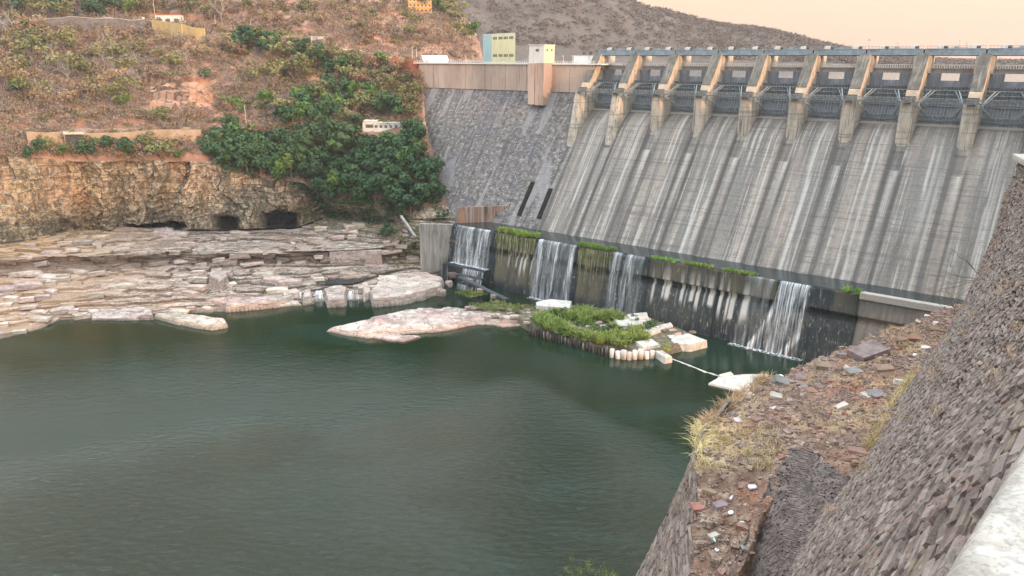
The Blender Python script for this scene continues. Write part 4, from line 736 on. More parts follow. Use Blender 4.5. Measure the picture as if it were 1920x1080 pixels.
# ================================================================== near right bank: debris bench, stone walls, parapet
import bmesh
def hullrock(seed, n=16, sq=(1, .8, .6), boxy=.5):
    r = np.random.default_rng(seed); p = r.uniform(-1, 1, (n, 3)); p = np.sign(p)*np.abs(p)**boxy; p *= np.array(sq)/2
    bm = bmesh.new(); [bm.verts.new(v) for v in p]; bmesh.ops.convex_hull(bm, input=bm.verts); 
    bmesh.ops.delete(bm, geom=[v for v in bm.verts if not v.link_faces], context='VERTS'); bmesh.ops.triangulate(bm, faces=bm.faces)
    bm.verts.ensure_lookup_table(); bm.verts.index_update(); V = np.array([v.co[:] for v in bm.verts]); Fc = np.array([[v.index for v in f.verts] for f in bm.faces]); bm.free(); return V, Fc
RP = [hullrock(i, 14+i % 5, (1, .85, .55+.1*(i % 3)), .45) for i in range(8)]
def slab(seed):
    r = np.random.default_rng(seed); c = np.array([(x, y, z) for x in (-.5, .5) for y in (-.5, .5) for z in (-.5, .5)])*r.uniform(.74, 1.0, (8, 3))
    bm = bmesh.new(); [bm.verts.new(v) for v in c]; bmesh.ops.convex_hull(bm, input=bm.verts); bmesh.ops.delete(bm, geom=[v for v in bm.verts if not v.link_faces], context='VERTS'); bmesh.ops.triangulate(bm, faces=bm.faces)
    bm.verts.ensure_lookup_table(); bm.verts.index_update(); V = np.array([v.co[:] for v in bm.verts]); Fc = np.array([[v.index for v in f.verts] for f in bm.faces]); bm.free(); return V, Fc
SP = [slab(50+i) for i in range(10)]
st = [  # L(px,py,z) R(px,py,z)
 ((1330, 1320, -24), (1500, 1320, -19)), ((1312, 1080, -21.5), (1470, 1080, -19.2)), ((1308, 950, -20.2), (1560, 950, -18.2)), ((1302, 870, -19.4), (1620, 880, -17.5)),
 ((1308, 795, -19.8), (1672, 780, -18.2)), ((1375, 745, -21), (1706, 725, -19.2)), ((1450, 704, -22.2), (1748, 668, -20.2)), ((1600, 650, -23.5), (1785, 618, -21.6)), ((1765, 586, -25.5), (1845, 560, -24)), ((1850, 570, -28), (1900, 545, -26))]
# R moved 3 m under the wall
Lp = np.array([atz(*a) for a, b in st]); Rp = np.array([atz(*b) for a, b in st]); dR = Rp-Lp; dR /= np.linalg.norm(dR[:, :2], axis=1)[:, None]; Rp = Rp+dR*4*np.array([1, 1, .3])
def resample(A, n, sm=0):
    L = np.r_[0, np.cumsum(np.linalg.norm(np.diff(A, axis=0), axis=1))]; t = np.linspace(0, L[-1], n); return np.stack([np.interp(t, L, A[:, i]) for i in range(A.shape[1])], -1)
LR = resample(np.c_[Lp, Rp], 420); Le, Re = LR[:, :3], LR[:, 3:]
tt = np.linspace(0, 1, 170)[None, :, None]; P = Le[:, None]*(1-tt)+Re[:, None]*tt
X, Y, Z = P[..., 0], P[..., 1], P[..., 2]; edge = ss(0, .08, tt[..., 0])
# the lower pocket in front of the buttress
px, py = proj(P); pk_ = np.array([(1494, 852), (1530, 862), (1566, 890), (1612, 935), (1640, 1000), (1600, 1200), (1560, 1350), (1360, 1350), (1385, 1090), (1420, 1000), (1462, 905)], float)
sink = ss(-2, 14, poly_dist(px, py, [tuple(a) for a in pk_])); Z = Z-6*sink
Z = Z+.55*fbm(X*.25, Y*.25, 0, 5, 201)+.28*fbm(X*1.1, Y*1.1, 0, 4, 202)+.12*np.abs(fbm(X*3.2, Y*3.2, 0, 3, 203))
P = np.stack([X+.7*fbm(X*.4, Y*.4, 9, 3, 5)*(1-edge), Y, Z], -1)

du = np.gradient(Le, axis=0); nl = np.stack([-du[:, 1], du[:, 0]], -1); nl /= np.linalg.norm(nl, axis=1)[:, None]
sk = []
for d_, z_ in ((22, -40), (12, -22), (5, -9), (1.6, -2.2), (.5, -.5)):
    Q = P[:, 0].copy(); fw_ = ss(165, 215, np.arange(420.))[:, None]; Q[:, :2] += nl*(d_*.5*fw_-.9*(1-fw_)); Q[:, 2] += z_; sk.append(Q)
far_ = ss(120, 175, np.arange(420.))     # beyond the corner the bench edge falls off as an earth slope
P2 = np.concatenate([np.stack(sk, 1), P], 1); bme = mesh('debris_bench', P2.reshape(-1, 3), gridF(*P2.shape[:2]), True)
pxx, pyy = proj(P2); gr = np.clip(ss(0, .14, 1-0*pxx)*0+ss(1450, 1330, pxx)*ss(700, 760, pyy)*ss(900, 820, pyy)+.5*ss(.1, .4, fbm(P2[..., 0]*.3, P2[..., 1]*.3, 0, 4, 210)), 0, 1)
attr(bme, 'grass', gr); bo = link('debris_bench', bme, M['rubble']); tag(bo, kind='structure'); Pb = P
# lower retaining wall under the bench
def wallmesh(name, T, B, n, m_, amp=.12, bulge=0., mt=M['wallstone'], lab=None, cat='retaining wall'):
    TB = resample(np.c_[T, B], n); T2, B2 = TB[:, :3], TB[:, 3:]; v = np.linspace(0, 1, m_)[None, :, None]
    P = T2[:, None]*(1-v)+B2[:, None]*v; nn = normals(P); X, Y, Z = P[..., 0], P[..., 1], P[..., 2]
    return P, nn
Tl = np.array([atz(1340, 1330, -24.2), atz(1318, 1080, -21.6), atz(1308, 950, -20.3), atz(1302, 872, -19.5)])
Tl = np.r_[Tl, [Tl[-1]+[1.0, 3.0, .1], Tl[-1]+[4, 8, -.2]]]
Bl = Tl+np.array([[-9, -2, -24], [-10, 0, -24], [-9, 3, -24], [-3.6, 11, -24], [0, 13, -24], [3, 15, -24]])
def stones(surfP, surfN, length, height, sz, depth, keep=None, rowh=None):
    """lay irregular stones over a lofted surface given as a dense grid (n x m)"""
    n, m_ = surfP.shape[:2]; L = np.linalg.norm(np.diff(surfP[:, m_//2], axis=0), axis=1).sum(); H = np.linalg.norm(np.diff(surfP[n//2], axis=0), axis=1).sum()
    Lc = np.r_[0, np.cumsum(np.linalg.norm(np.diff(surfP[:, m_//2], axis=0), axis=1))]
    mats = []; b = 0.
    pos = []; 
    while b < H:
        hgt = sz[1]*rng.uniform(.75, 1.35); a = -rng.uniform(0, sz[0])
        while a < L:
            f_ = sz[2](a) if len(sz) > 2 else 1.; ln = sz[0]*rng.uniform(.4, 1.9)*f_
            pos.append((a+ln/2, b+hgt*f_/2, ln, hgt*f_)); a += ln*.96
            if f_ > 1.3 and rng.random() < 0: pass
        b += hgt*.93*(1. if len(sz) < 3 else 1.0)
    pos = np.array(pos); 
    if len(sz) > 2: # far stones are laid larger, so thin out the rows there
        f_ = np.array([sz[2](a) for a in pos[:, 0]]); pos = pos[rng.random(len(pos)) < 1/f_]
    i = np.clip(np.interp(pos[:, 0], Lc, np.arange(n)), 0, n-1.01); j = np.clip(pos[:, 1]/H*(m_-1), 0, m_-1.01); i0, j0 = i.astype(int), j.astype(int); fi, fj = (i-i0)[:, None], (j-j0)[:, None]
    bl = lambda A: A[i0, j0]*(1-fi)*(1-fj)+A[i0+1, j0]*fi*(1-fj)+A[i0, j0+1]*(1-fi)*fj+A[i0+1, j0+1]*fi*fj
    c = bl(surfP); nn = bl(surfN); nn /= np.linalg.norm(nn, axis=1)[:, None]
    tx = surfP[np.minimum(i0+1, n-1), j0]-surfP[i0, j0]; tx /= np.linalg.norm(tx, axis=1)[:, None]; nn -= (nn*tx).sum(1)[:, None]*tx; nn /= np.linalg.norm(nn, axis=1)[:, None]; tz = np.cross(tx, nn)
    rot = rng.normal(0, .10, len(c)); cx, sx_ = np.cos(rot)[:, None], np.sin(rot)[:, None]; tx, tz = tx*cx+tz*sx_, tz*cx-tx*sx_
    tl = rng.normal(.10, .14, len(c)); ct, st_ = np.cos(tl)[:, None], np.sin(tl)[:, None]; nn, tz = nn*ct+tz*st_, tz*ct-nn*st_
    R = np.stack([tx*pos[:, 2:3]*.95, nn*(depth*pos[:, 3:4]/sz[1]*rng.uniform(.75, 1.3, (len(c), 1))), tz*pos[:, 3:4]*.93], -1)
    Mx = np.zeros((len(c), 4, 4)); Mx[:, :3, :3] = R; Mx[:, :3, 3] = c+nn*rng.normal(0, .16*depth, (len(c), 1)); Mx[:, 3, 3] = 1
    if keep is not None: Mx = Mx[keep(Mx[:, :3, 3])]
    w_ = rng.integers(0, len(SP), len(Mx)); V, Fc = join([tile(*SP[k], Mx[w_ == k]) for k in range(len(SP))])
    tn = np.concatenate([np.repeat(rng.random((w_ == k).sum()), len(SP[k][0])) for k in range(len(SP))]); return V, Fc, tn
def stonewall(name, T, B, n, m_, sz, depth, lab, keep=None, outward=None, cat='retaining wall', bulge=None, sm=None):
    P, nn = wallmesh(name, T, B, n, m_); 
    if bulge is not None: P = P+nn*0+bulge(P)
    nn = normals(P); s_ = np.sign((nn[..., 0]*outward[0]+nn[..., 1]*outward[1]).mean()); nn = nn*s_
    o = link(name, mesh(name, (P-nn*depth*.45+nn*(.1*fbm(P[..., 0]*2, P[..., 1]*2, P[..., 2]*2, 3))[..., None]).reshape(-1, 3), gridF(*P.shape[:2]), True), M['mortar']); tag(o, lab, cat)
    V, Fc, tn = stones(P, nn, 0, 0, sz, depth, keep); me = mesh('facing_stones', V, Fc); attr(me, 'tone', ss(.6, 1, tn)); attr(me, 'tone2', ss(.3, 0, tn)); link('facing_stones', me, sm or M['wallstone'], o); return o, P, nn
stonewall('retaining_wall', Tl, Bl, 120, 60, (.8, .2), .16, 'lower battered stone wall dropping to the river below the debris bench', outward=(-1, .3), keep=lambda c: c[:, 2] > -46)
# main battered wall with its curved run
par = lambda t: np.array([.84+.69*t, 1.26+.72*t])
T0 = [par(t)+np.array([.72, -.69])*.42 for t in (-5, -2, 0, 3, 6, 9)]
T = [np.array([*T0[0], -1.25]), np.array([*T0[1], -1.25]), np.array([*T0[2], -1.25]), np.array([*T0[3], -1.3]), np.array([*T0[4], -1.4]), np.array([*T0[5], -1.6]), np.array([11.8, 12.9, -2.4]), np.array([17.2, 20.8, -3.6]), np.array([24.0, 31.5, -5.0]), np.array([33.2, 46, -6.6]), atY(1914, 296, 57.5), None]
T[-1] = T[-2]+np.array([9, 6, -.3])
Bz = [(1300, 1700, -13.2), (1385, 1400, -13.6), (1425, 1260, -14.2), (1462, 1150, -14.8), (1490, 1080, -15.4), (1512, 1035, -15.9), (1556, 965, -16.6), (1602, 898, -17.3), (1662, 795, -18.6), (1738, 684, -20.4), (1803, 600, -22.4)]
B = [atz(*b) for b in Bz]; B.append(B[-1]+np.array([9, 4, -.2])); B[-2] = B[-2]
T = np.array(T); B = np.array(B); B = B+(B-T)/np.linalg.norm(B-T, axis=1)[:, None]*1.2
far_sc = lambda a: np.interp(a, [0, 8, 60], [.9, 1.0, 1.5])
mw_, Pm, Nm = stonewall('stone_wall', T, B, 300, 110, (.44, .10, far_sc), .11, 'tall sloping dry stone retaining wall of purple grey slabs at right', outward=(-.7, .7), cat='stone wall',
   bulge=lambda P: np.stack([-.7*(u_ := .35*fbm(P[..., 0]*.12, P[..., 1]*.12, P[..., 2]*.12, 3, 44)), .7*u_, 0*u_], -1))
# buttress: rounded masonry tower below the bench, its shade put into darker stone
_b = Pb.reshape(-1, 3); _bx, _by = proj(_b)
def bz(x, y): j = np.argmin((_bx-x)**2+(_by-y)**2); return _b[j]+np.array([0, 0, .1])
Tb = np.array([bz(1366, 1100), bz(1402, 1005), bz(1444, 905), bz(1484, 842), bz(1520, 850), bz(1560, 876), bz(1606, 918), bz(1640, 955)])
Bb = np.array([atz(1340, 1330, -24), atz(1372, 1180, -23.5), atz(1400, 1250, -22), atz(1440, 1300, -20.5), atz(1480, 1320, -19.5), atz(1520, 1330, -18.5), atz(1550, 1340, -17.6), atz(1580, 1350, -17)]) if True else None
stonewall('buttress', Tb, Bb, 90, 60, (.34, .11), .05, 'dark rounded stone buttress standing out of the debris bench', outward=(-.7, -.7), cat='buttress', sm=mat('shaded_buttress_stone', [(.3, (.06, .048, .045)), (.5, (.115, .092, .085)), (.7, (.20, .165, .15))], (2, 2, 2), 8, bump=.8, bscale=(10, 10, 10), bdist=.05, layers=[((6, 6, 6), 4, .55, .63, (.24, .20, .18), .5)]))
# parapet: flat-topped pale slab along the wall head
Pp = [par(t) for t in (-6, -3, 0, 2, 4, 6, 8.5)]; Pp = [np.array([*a, -1.0-.006*max(0, i-3)**2*2]) for i, a in enumerate(Pp)]
Pp += [np.array([*(T[i][:2]+np.array([-.45, .35])), T[i][2]+.28]) for i in (6, 7, 8, 9, 10)]
Pp = resample(np.array(Pp), 260); tg = np.gradient(Pp, axis=0)[:, :2]; tg /= np.linalg.norm(tg, axis=1)[:, None]; nr = np.stack([tg[:, 1], -tg[:, 0]], -1)
prf = [(.03, -.42), (0, -.05), (.02, -.012), (.06, 0), (.2, .004), (.4, .0), (.6, .004), (.78, 0), (.82, -.02), (.84, -.6)]
G_ = np.stack([np.c_[Pp[:, :2]+nr*a, Pp[:, 2]+b] for a, b in prf], 1); G_ = G_+(.006*fbm(G_[..., 0]*6, G_[..., 1]*6, G_[..., 2]*6, 3, 6))[..., None]
o = link('parapet', mesh('parapet', G_.reshape(-1, 3), gridF(*G_.shape[:2]), True), M['white']); tag(o, 'white weathered concrete parapet top in the bottom right corner', 'parapet')
p = MB(); e_ = T[10]; p.prism([e_+np.array([-.5, -1.2, -4.5]), e_+np.array([2.2, -.4, -4.5]), e_+np.array([2.4, 1.2, -4.5]), e_+np.array([.25, .8, -4.5])], [e_+np.array([-.35, -1.2, .2]), e_+np.array([2.2, -.4, .2]), e_+np.array([2.4, 1.2, .2]), e_+np.array([.3, .8, .2])])
tag(p.build('wall_post', M['concrete']), 'pale block post at the far end of the stone wall by the photo edge', 'wall post')
# right bank ground behind the parapet, its unseen rise sized to shade the gorge
g = np.linspace(0, 1, 60); rbk = []
for k, (off, dz) in enumerate(((.7, -.25), (3, -.9), (9, -1.0), (14, .5), (40, 8), (110, 22), (260, 34))):
    Q = resample(np.array([[-60, -55, -1.6], [-20, -18, -1.5], *[np.array([*p_[:2], p_[2]-.2]) for p_ in resample(Pp, 10)], T[-1]+np.array([.5, 0, .2]), T[-1]+np.array([60, 30, 1.5])]), 90)
    tg = np.gradient(Q, axis=0)[:, :2]; tg /= np.linalg.norm(tg, axis=1)[:, None]; nr = np.stack([.72+0*tg[:, 1], -.69-0*tg[:, 0]], -1); Q = Q.copy(); Q[:, :2] += nr*off; Q[:, 2] += dz+(3*fbm(Q[:, 0]*.02, Q[:, 1]*.02, k, 3)*min(1, off/40)); rbk.append(Q)
me = mesh('right_bank', np.stack(rbk, 1).reshape(-1, 3), gridF(90, 7), True); o = link('right_bank', me, M['hill']); tag(o, kind='structure')
# unseen mound added on the right bank to keep the gorge in shade
gx = np.linspace(95, 420, 90); gy = np.linspace(-60, 270, 90); GX, GY = np.meshgrid(gx, gy); rr = np.hypot((GX-235)/1.05, (GY-128)); zh = -14+44*ss(118, 15, rr)**.7+5*fbm(GX*.02, GY*.02, 0, 4, 77); km = (GX > .84*GY+6)
tag(link('gorge_shade_mound', mesh('gorge_shade_mound', np.stack([GX, GY, zh], -1).reshape(-1, 3), gridF(90, 90)[km.ravel()[gridF(90, 90)].all(1)], True), M['hill']), kind='structure')
# abutment ground joining bench, wall and dam on the right
p = MB(); e2 = T[-1]; A = [B[-2]+np.array([-1, 1, -1.]), B[-1], dam(20, 55, -81), dam(34, 60, -84)]; 
xx = np.linspace(0, 1, 40); U_, V_ = np.meshgrid(xx, xx); c0, c1, c2, c3 = Lp[-2]+np.array([6., -1, -4.]), T[-1]+np.array([6, 0, -2]), dam(-70, 20, -10), dam(27, 56, -84)
Q = (c0*((1-U_)*(1-V_))[..., None]+c1*(U_*(1-V_))[..., None]+c2*(U_*V_)[..., None]+c3*((1-U_)*V_)[..., None]); Q[..., 2] -= 14*np.sin(np.pi*V_)*(1-U_)+4*np.sin(np.pi*V_)
Q[..., 2] += 2*fbm(Q[..., 0]*.08, Q[..., 1]*.08, 0, 4, 3)*np.sin(np.pi*V_); me = mesh('right_abutment_slope', Q.reshape(-1, 3), gridF(40, 40), True); o = link('right_abutment_slope', me, M['rubble']); attr(me, 'grass', np.zeros(1600)); tag(o, kind='structure')
from collections import defaultdict
O9 = ['first', 'second', 'third', 'fourth', 'fifth', 'sixth', 'seventh', 'eighth', 'ninth', 'tenth', 'eleventh', 'twelfth', 'thirteenth', 'fourteenth', 'fifteenth', 'sixteenth', 'seventeenth', 'eighteenth', 'nineteenth', 'twentieth']
def ordinate(objs, fmt):
    d = defaultdict(list)
    for o, key in objs: d[key].append(o)
    for key, L9 in d.items():
        L9.sort(key=lambda o: float(proj(np.array(o.location))[0]))
        for i, o in enumerate(L9): o['label'] = fmt(O9[min(i, 19)] if len(L9) > 1 else 'lone', key)
# ------------------------------------------------------------------ stones of the bench
bp = Pb.reshape(-1, 3); bpx, bpyy = proj(bp); vis = np.where((bpx > 1200) & (bpx < 1900) & (bpyy > 560) & (bpyy < 1100))[0]
def benchat(x, y): j = vis[np.argmin((bpx[vis]-x)**2+(bpyy[vis]-y)**2)]; return bp[j]
def onbench(n, pad=0):
    j = rng.choice(vis, n); return bp[j]+np.c_[rng.normal(0, .05, (n, 2)), np.zeros(n)]
parts = []
DP = [slab(400+i) for i in range(8)]
for k in range(8):
    n = 4500; c = onbench(n); dist = np.linalg.norm(c, axis=1); s = rng.pareto(2.5, n)*.05+.04; s = np.minimum(s, .45); parts.append(tile(*DP[k], m4(rotmats(n, .5), c+np.c_[0*s, 0*s, s*.1], np.stack([s*rng.uniform(.8, 1.6, n), s, s*rng.uniform(.4, .9, n)], -1))))
V, Fc = join(parts); M['debris'] = mat('loose_brown_stones', [(.3, (.10, .068, .055)), (.45, (.19, .135, .11)), (.58, (.28, .21, .175)), (.72, (.48, .41, .355))], (3.5, 3.5, 3.5), 6, bump=.6, bscale=(16, 16, 16), bdist=.03, layers=[((9, 9, 9), 4, .56, .63, (.58, .52, .46), .5), ((.5, .5, .5), 3, .5, .6, (.32, .16, .11), .5), ((7, 7, 7), 4, .56, .62, (.07, .05, .04), .6)])
tag(link('loose_stones', mesh('loose_stones', V, Fc), M['debris']), 'loose brown stones and gravel strewn over the debris bench', 'gravel', kind='stuff')
cols = {'purple': (.25, .19, .19), 'grey': (.22, .21, .20), 'brown': (.25, .17, .13), 'pale': (.52, .47, .42), 'reddish': (.30, .16, .12)}
for c, v in cols.items(): M['st_'+c] = mat(c+'_stone', [(.3, tuple(x*.6 for x in v)), (.5, v), (.7, tuple(min(x*1.4, .8) for x in v))], (1.2, 1.2, 2.5), 6, bump=.5, bscale=(8, 8, 14), bdist=.03, randomv=.15)
big = [(1625, 668, 60, 'purple', 'largest flat purple stone near the upper edge of the debris bench'), (1577, 765, 24, 'pale', 'white cube like stone standing alone in the middle of the bench'), (1470, 720, 34, 'grey', 'grey stone heap member at the river edge of the bench'), (1498, 712, 30, 'purple', 'purple stone beside the grey one at the river edge'), (1690, 720, 28, 'pale', 'pale flat stone near the foot of the tall wall'), (1658, 695, 30, 'brown', 'brown slab just right of the largest purple stone'),
  (1715, 640, 30, 'reddish', 'reddish stone at the far end of the bench near the wall'), (1690, 640, 26, 'brown', 'brown angular stone left of the reddish one at the far end'), (1545, 690, 34, 'brown', 'brown stone left of the largest purple stone on the rim'), (1600, 700, 30, 'grey', 'grey slab just below the largest purple stone'), (1640, 742, 30, 'grey', 'grey flat stone above the red earth patch'), (1400, 745, 26, 'pale', 'white stone at the start of the dry grass rim'),
  (1420, 790, 22, 'brown', 'brown stone behind the dry grass rim'), (1310, 955, 30, 'reddish', 'pinkish brick like stone on the left edge of the bench above the lower wall'), (1350, 948, 26, 'purple', 'purple stone right of the brick like stone'), (1330, 925, 24, 'brown', 'brown stone behind the brick like stone on the bench edge'), (1605, 850, 30, 'brown', 'brown flat stone beside the top of the wall foot'), (1560, 895, 44, 'grey', 'big grey slab lying on top of the dark buttress'), (1520, 735, 24, 'reddish', 'small reddish stone below the purple river edge stone'),
  (1455, 745, 22, 'pale', 'pale pebble like stone left of the small reddish stone'), (1380, 880, 20, 'brown', 'brown stone halfway between rim and buttress'), (1340, 1005, 20, 'pale', 'small round pale stone low on the bench beside the buttress'), (1750, 620, 22, 'brown', 'brown stone farthest along the bench'), (1580, 670, 26, 'purple', 'purple shard just left of the largest purple stone')]
for i, (x, y, w_, c, lab) in enumerate(big):
    q = benchat(x, y); s = w_*np.linalg.norm(q)/1466*1.05; V, Fc = slab(300+i); V = V*np.array([1, .7, .30]); me = mesh('stone', V*s, Fc); o = link('stone', me, M['st_'+c]); o.location = q+np.array([0, 0, s*.10]); o.rotation_euler = (rng.normal(0, .15), rng.normal(0, .15), rng.uniform(-.5, .5)); tag(o, lab, 'stone')
SL = []
for i in range(110):
    q = onbench(1)[0]; s = rng.uniform(.3, .75)*(1 if q[1] > 35 else .5); k = i % 8
    c = ['purple', 'grey', 'brown', 'brown', 'reddish', 'pale'][rng.integers(0, 6)]
    o = link('stone', mesh('stone', SP[k][0]*s*np.array([1.2, .8, .38]), SP[k][1]), M['st_'+c]); o.location = q+np.array([0, 0, s*.12]); o.rotation_euler = (rng.normal(0, .25), rng.normal(0, .25), rng.uniform(0, 6))
    far = 'on the far end of the debris bench' if q[1] > 42 else ('on the middle of the debris bench' if q[1] > 31 else 'on the near pocket of the bench by the buttress')
    tag(o, '%s %s angular stone %s' % ('larger' if s > .6 else 'smaller', c, far), 'stone', 'angular stones on the debris bench'); SL.append((o, ('%s %s angular stone from left' % ('larger' if s > .6 else 'smaller', c), far)))
ordinate(SL, lambda n, k: '%s %s, %s' % (n, k[0], k[1].replace('on the near pocket of the bench by the buttress', 'near pocket by the buttress')))
# litter
M['plastic'] = mat('crumpled_pale_plastic', [(.3, (.62, .65, .66)), (.7, (.82, .84, .84))], (3, 3, 3), 3, rough=.35, bump=.2)
M['gplastic'] = mat('pale_green_plastic', [(.3, (.30, .62, .50)), (.7, (.45, .75, .62))], (3, 3, 3), 3, rough=.3, bump=0)
def bag(seed, s):
    bm = bmesh.new(); bmesh.ops.create_icosphere(bm, subdivisions=3, radius=.5)
    V = np.array([v.co[:] for v in bm.verts]); Fc = np.array([[v.index for v in f.verts] for f in bm.faces]); bm.free()
    V = V*(1+.45*fbm(V[:, 0]*3+seed, V[:, 1]*3, V[:, 2]*3, 4))[:, None]*np.array([1, .8, .45])*s; return mesh('plastic_bag', V, Fc, True)
for i, (x, y, s, lab) in enumerate(((1410, 915, .45, 'crumpled white plastic bag on the bench left of the buttress'), (1370, 965, .3, 'torn white plastic bag below the pinkish brick like stone'), (1402, 735, .55, 'white plastic bag caught in the dry grass rim'), (1735, 655, .8, 'white plastic bag pile at the far wall foot'), (1460, 700, .5, 'white plastic scrap among the river edge stones'), (1345, 1035, .22, 'small white plastic scrap low beside the buttress'), (1718, 668, .5, 'small white plastic scrap left of the far bag pile'))):
    q = benchat(x, y); o = link('plastic_bag', bag(i*3.3, s), M['plastic']); o.location = q+np.array([0, 0, s*.15]); o.rotation_euler = (0, 0, i); tag(o, lab, 'plastic bag')
def bottle():
    p = MB(); pr = [(0, .03), (.03, .032), (.16, .032), (.2, .014), (.24, .014)]; n = 10
    V = [(r*math.cos(2*math.pi*k/n), r*math.sin(2*math.pi*k/n), z) for z, r in pr for k in range(n)]
    p.add(V, [(i*n+k, i*n+(k+1) % n, (i+1)*n+(k+1) % n, (i+1)*n+k) for i in range(4) for k in range(n)]+[tuple(range(4*n, 5*n))]); return p.me('plastic_bottle', True)
bm_ = bottle()
for i, (x, y, mt, lab) in enumerate(((1338, 1012, 'gplastic', 'pale green plastic bottle lying beside the buttress'), (1386, 985, 'gplastic', 'pale green plastic bottle near the torn plastic bag'), (1368, 940, 'plastic', 'clear plastic bottle right of the brick like stone'))):
    o = link('plastic_bottle', bm_, None); o.data = bm_.copy(); o.data.materials.append(M[mt]); o.location = benchat(x, y)+np.array([0, 0, .12]); o.scale = (1.6, 1.6, 1.6); o.rotation_euler = (1.5, 0, i*1.3); tag(o, lab, 'bottle')
# ================================================================== vegetation
def leafcloud(n, blobs, size, seed, flat=.5, up=.3, shell=.5):
    r = np.random.default_rng(seed); b = blobs[r.choice(len(blobs), n, p=blobs[:, 3]**2/(blobs[:, 3]**2).sum())]
    d = r.normal(size=(n, 3)); d /= np.linalg.norm(d, axis=1)[:, None]; rad = b[:, 3:4]*(shell+(1-shell)*r.random((n, 1))**.5); c = b[:, :3]+d*rad*np.array([1, 1, .8])
    nn = d+r.normal(0, flat, (n, 3))+[0, 0, up]; nn /= np.linalg.norm(nn, axis=1)[:, None]; t = np.cross(nn, r.normal(size=(n, 3))); t /= np.linalg.norm(t, axis=1)[:, None]; u = np.cross(nn, t)
    s = size*r.uniform(.5, 1.3, (n, 1)); a = r.uniform(.45, 1, (n, 1))
    V = np.stack([c+t*s, c+u*s*a, c-t*s*.8, c-u*s*a], 1).reshape(-1, 3); return V, np.arange(4*n).reshape(-1, 4)
LV = {}
M['shelfslab'] = mat('broken_shelf_slab', [(.3, (.22, .17, .145)), (.45, (.38, .305, .26)), (.58, (.52, .44, .385)), (.74, (.68, .61, .55))], (.25, .25, .9), 8, bump=.6, bscale=(1.5, 1.5, 4), bdist=.3, randomv=.25)
def leafm(k, c0, c1, c2, rv=.22): 
    m = mat(k, [(.3, c0), (.5, c1), (.7, c2)], (.35, .35, .35), 4, rough=.7, bump=0, randomv=rv, layers=[((2.5, 2.5, 2.5), 2, .5, .65, c2, .5)]); b = m.node_tree.nodes['Principled BSDF']; LV[k] = m; return m
leafm('dark_leaves', (.018, .050, .022), (.035, .088, .034), (.07, .14, .045)); leafm('bright_leaves', (.045, .10, .025), (.09, .17, .035), (.15, .24, .05)); leafm('olive_leaves', (.09, .10, .04), (.16, .17, .065), (.26, .25, .10)); leafm('dry_leaves', (.17, .12, .07), (.26, .19, .11), (.36, .28, .16)); leafm('reed_leaves', (.06, .10, .025), (.16, .23, .05), (.32, .38, .11)); leafm('moss_leaves', (.10, .18, .03), (.20, .32, .05), (.32, .45, .08)); leafm('straw', (.34, .25, .13), (.50, .38, .20), (.62, .50, .30))
M['bark'] = mat('grey_brown_bark', [(.3, (.10, .08, .065)), (.7, (.22, .185, .155))], (2, 2, .5), 4, bump=.3)
M['palebark'] = mat('pale_bark', [(.3, (.22, .19, .17)), (.7, (.40, .36, .32))], (2, 2, .5), 4, bump=.2)
def branches(seed, h, spread, lv=3, r0=.22, kids=4, k=4, up=.35):
    r = np.random.default_rng(seed); p = MB(); ends = []
    def rec(a, d, L, rad, l):
        b = a+d*L; p.bar(a, b, rad, rad*.62, k if l > 0 else k+1); 
        if l >= lv: ends.append(b); return
        for i in range(kids if l < 2 else kids-1):
            nd = d+r.normal(0, spread, 3)+[0, 0, up*.3]; nd /= np.linalg.norm(nd); rec(a+d*L*r.uniform(.55, 1), nd, L*r.uniform(.5, .8), rad*.55, l+1)
    rec(np.zeros(3), np.array([r.normal(0, .08), r.normal(0, .08), 1.]), h*.36, r0, 0); return p, np.array(ends)
def protos(kind, n, leaf, nl, sz, spread=.55, hh=8, crown=.42, wide=1.0):
    out = []
    for i in range(n):
        p, e = branches(hash_(kind)+i, hh, spread, 2, .2); r = np.random.default_rng(i+hash_(kind)+5)
        bl = np.c_[e*np.array([wide, wide, 1]), r.uniform(.10, .22, len(e))*hh*crown*1.3]; bl = np.r_[bl, np.c_[r.normal(0, .16*hh*wide, (6, 2)), r.uniform(.45, .85, 6)*hh, r.uniform(.10, .2, 6)*hh]]
        V, Fc = leafcloud(nl, bl, sz, i+hash_(kind)); out.append((p.me('trunk'), mesh('crown', V, Fc), LV[leaf]))
    return out
def hash_(s): return sum(ord(c)*(i+3) for i, c in enumerate(s)) % 9973
KT = {'green': protos('green', 6, 'dark_leaves', 950, .42, crown=.5), 'bright': protos('bright', 4, 'bright_leaves', 700, .38, crown=.42), 'olive': protos('olive', 5, 'olive_leaves', 560, .34, crown=.40, wide=1.25), 'dry': protos('dry', 4, 'dry_leaves', 420, .30, crown=.38, wide=1.2)}
for k in KT:
    for t_, c_, lm in KT[k]:
        if not t_.materials: t_.materials.append(M['bark'])
        if not c_.materials: c_.materials.append(lm)
BT = []
for i in range(5): p, e = branches(900+i, 9, .5, 4, .2, 4, 3); me = p.me('trunk'); me.materials.append(M['palebark']); BT.append(me)
WS = {'in the thicket above the rock shelf beside the dam': 'thicket beside the dam', 'on the slope around the long white building': 'around the long white building', 'just below the upper road in the middle': 'below the upper road middle', 'between the upper road and the dam end': 'between upper road and dam', 'on the left hillside under the upper road': 'left hillside under the road', 'on the red scree around the rock outcrop': 'red scree round the outcrop', 'above the upper road at the left': 'above the road at left', 'on the red hill above the dam road': 'red hill above the dam', 'along the green ridge of the near hill': 'green ridge of near hill', 'between the canal road and the cliff rim': 'between canal road and cliff', 'on the brushy slope left of the abutment wall': 'brushy slope by abutment wall'}
cnt = {}; TREES = []; TO = []
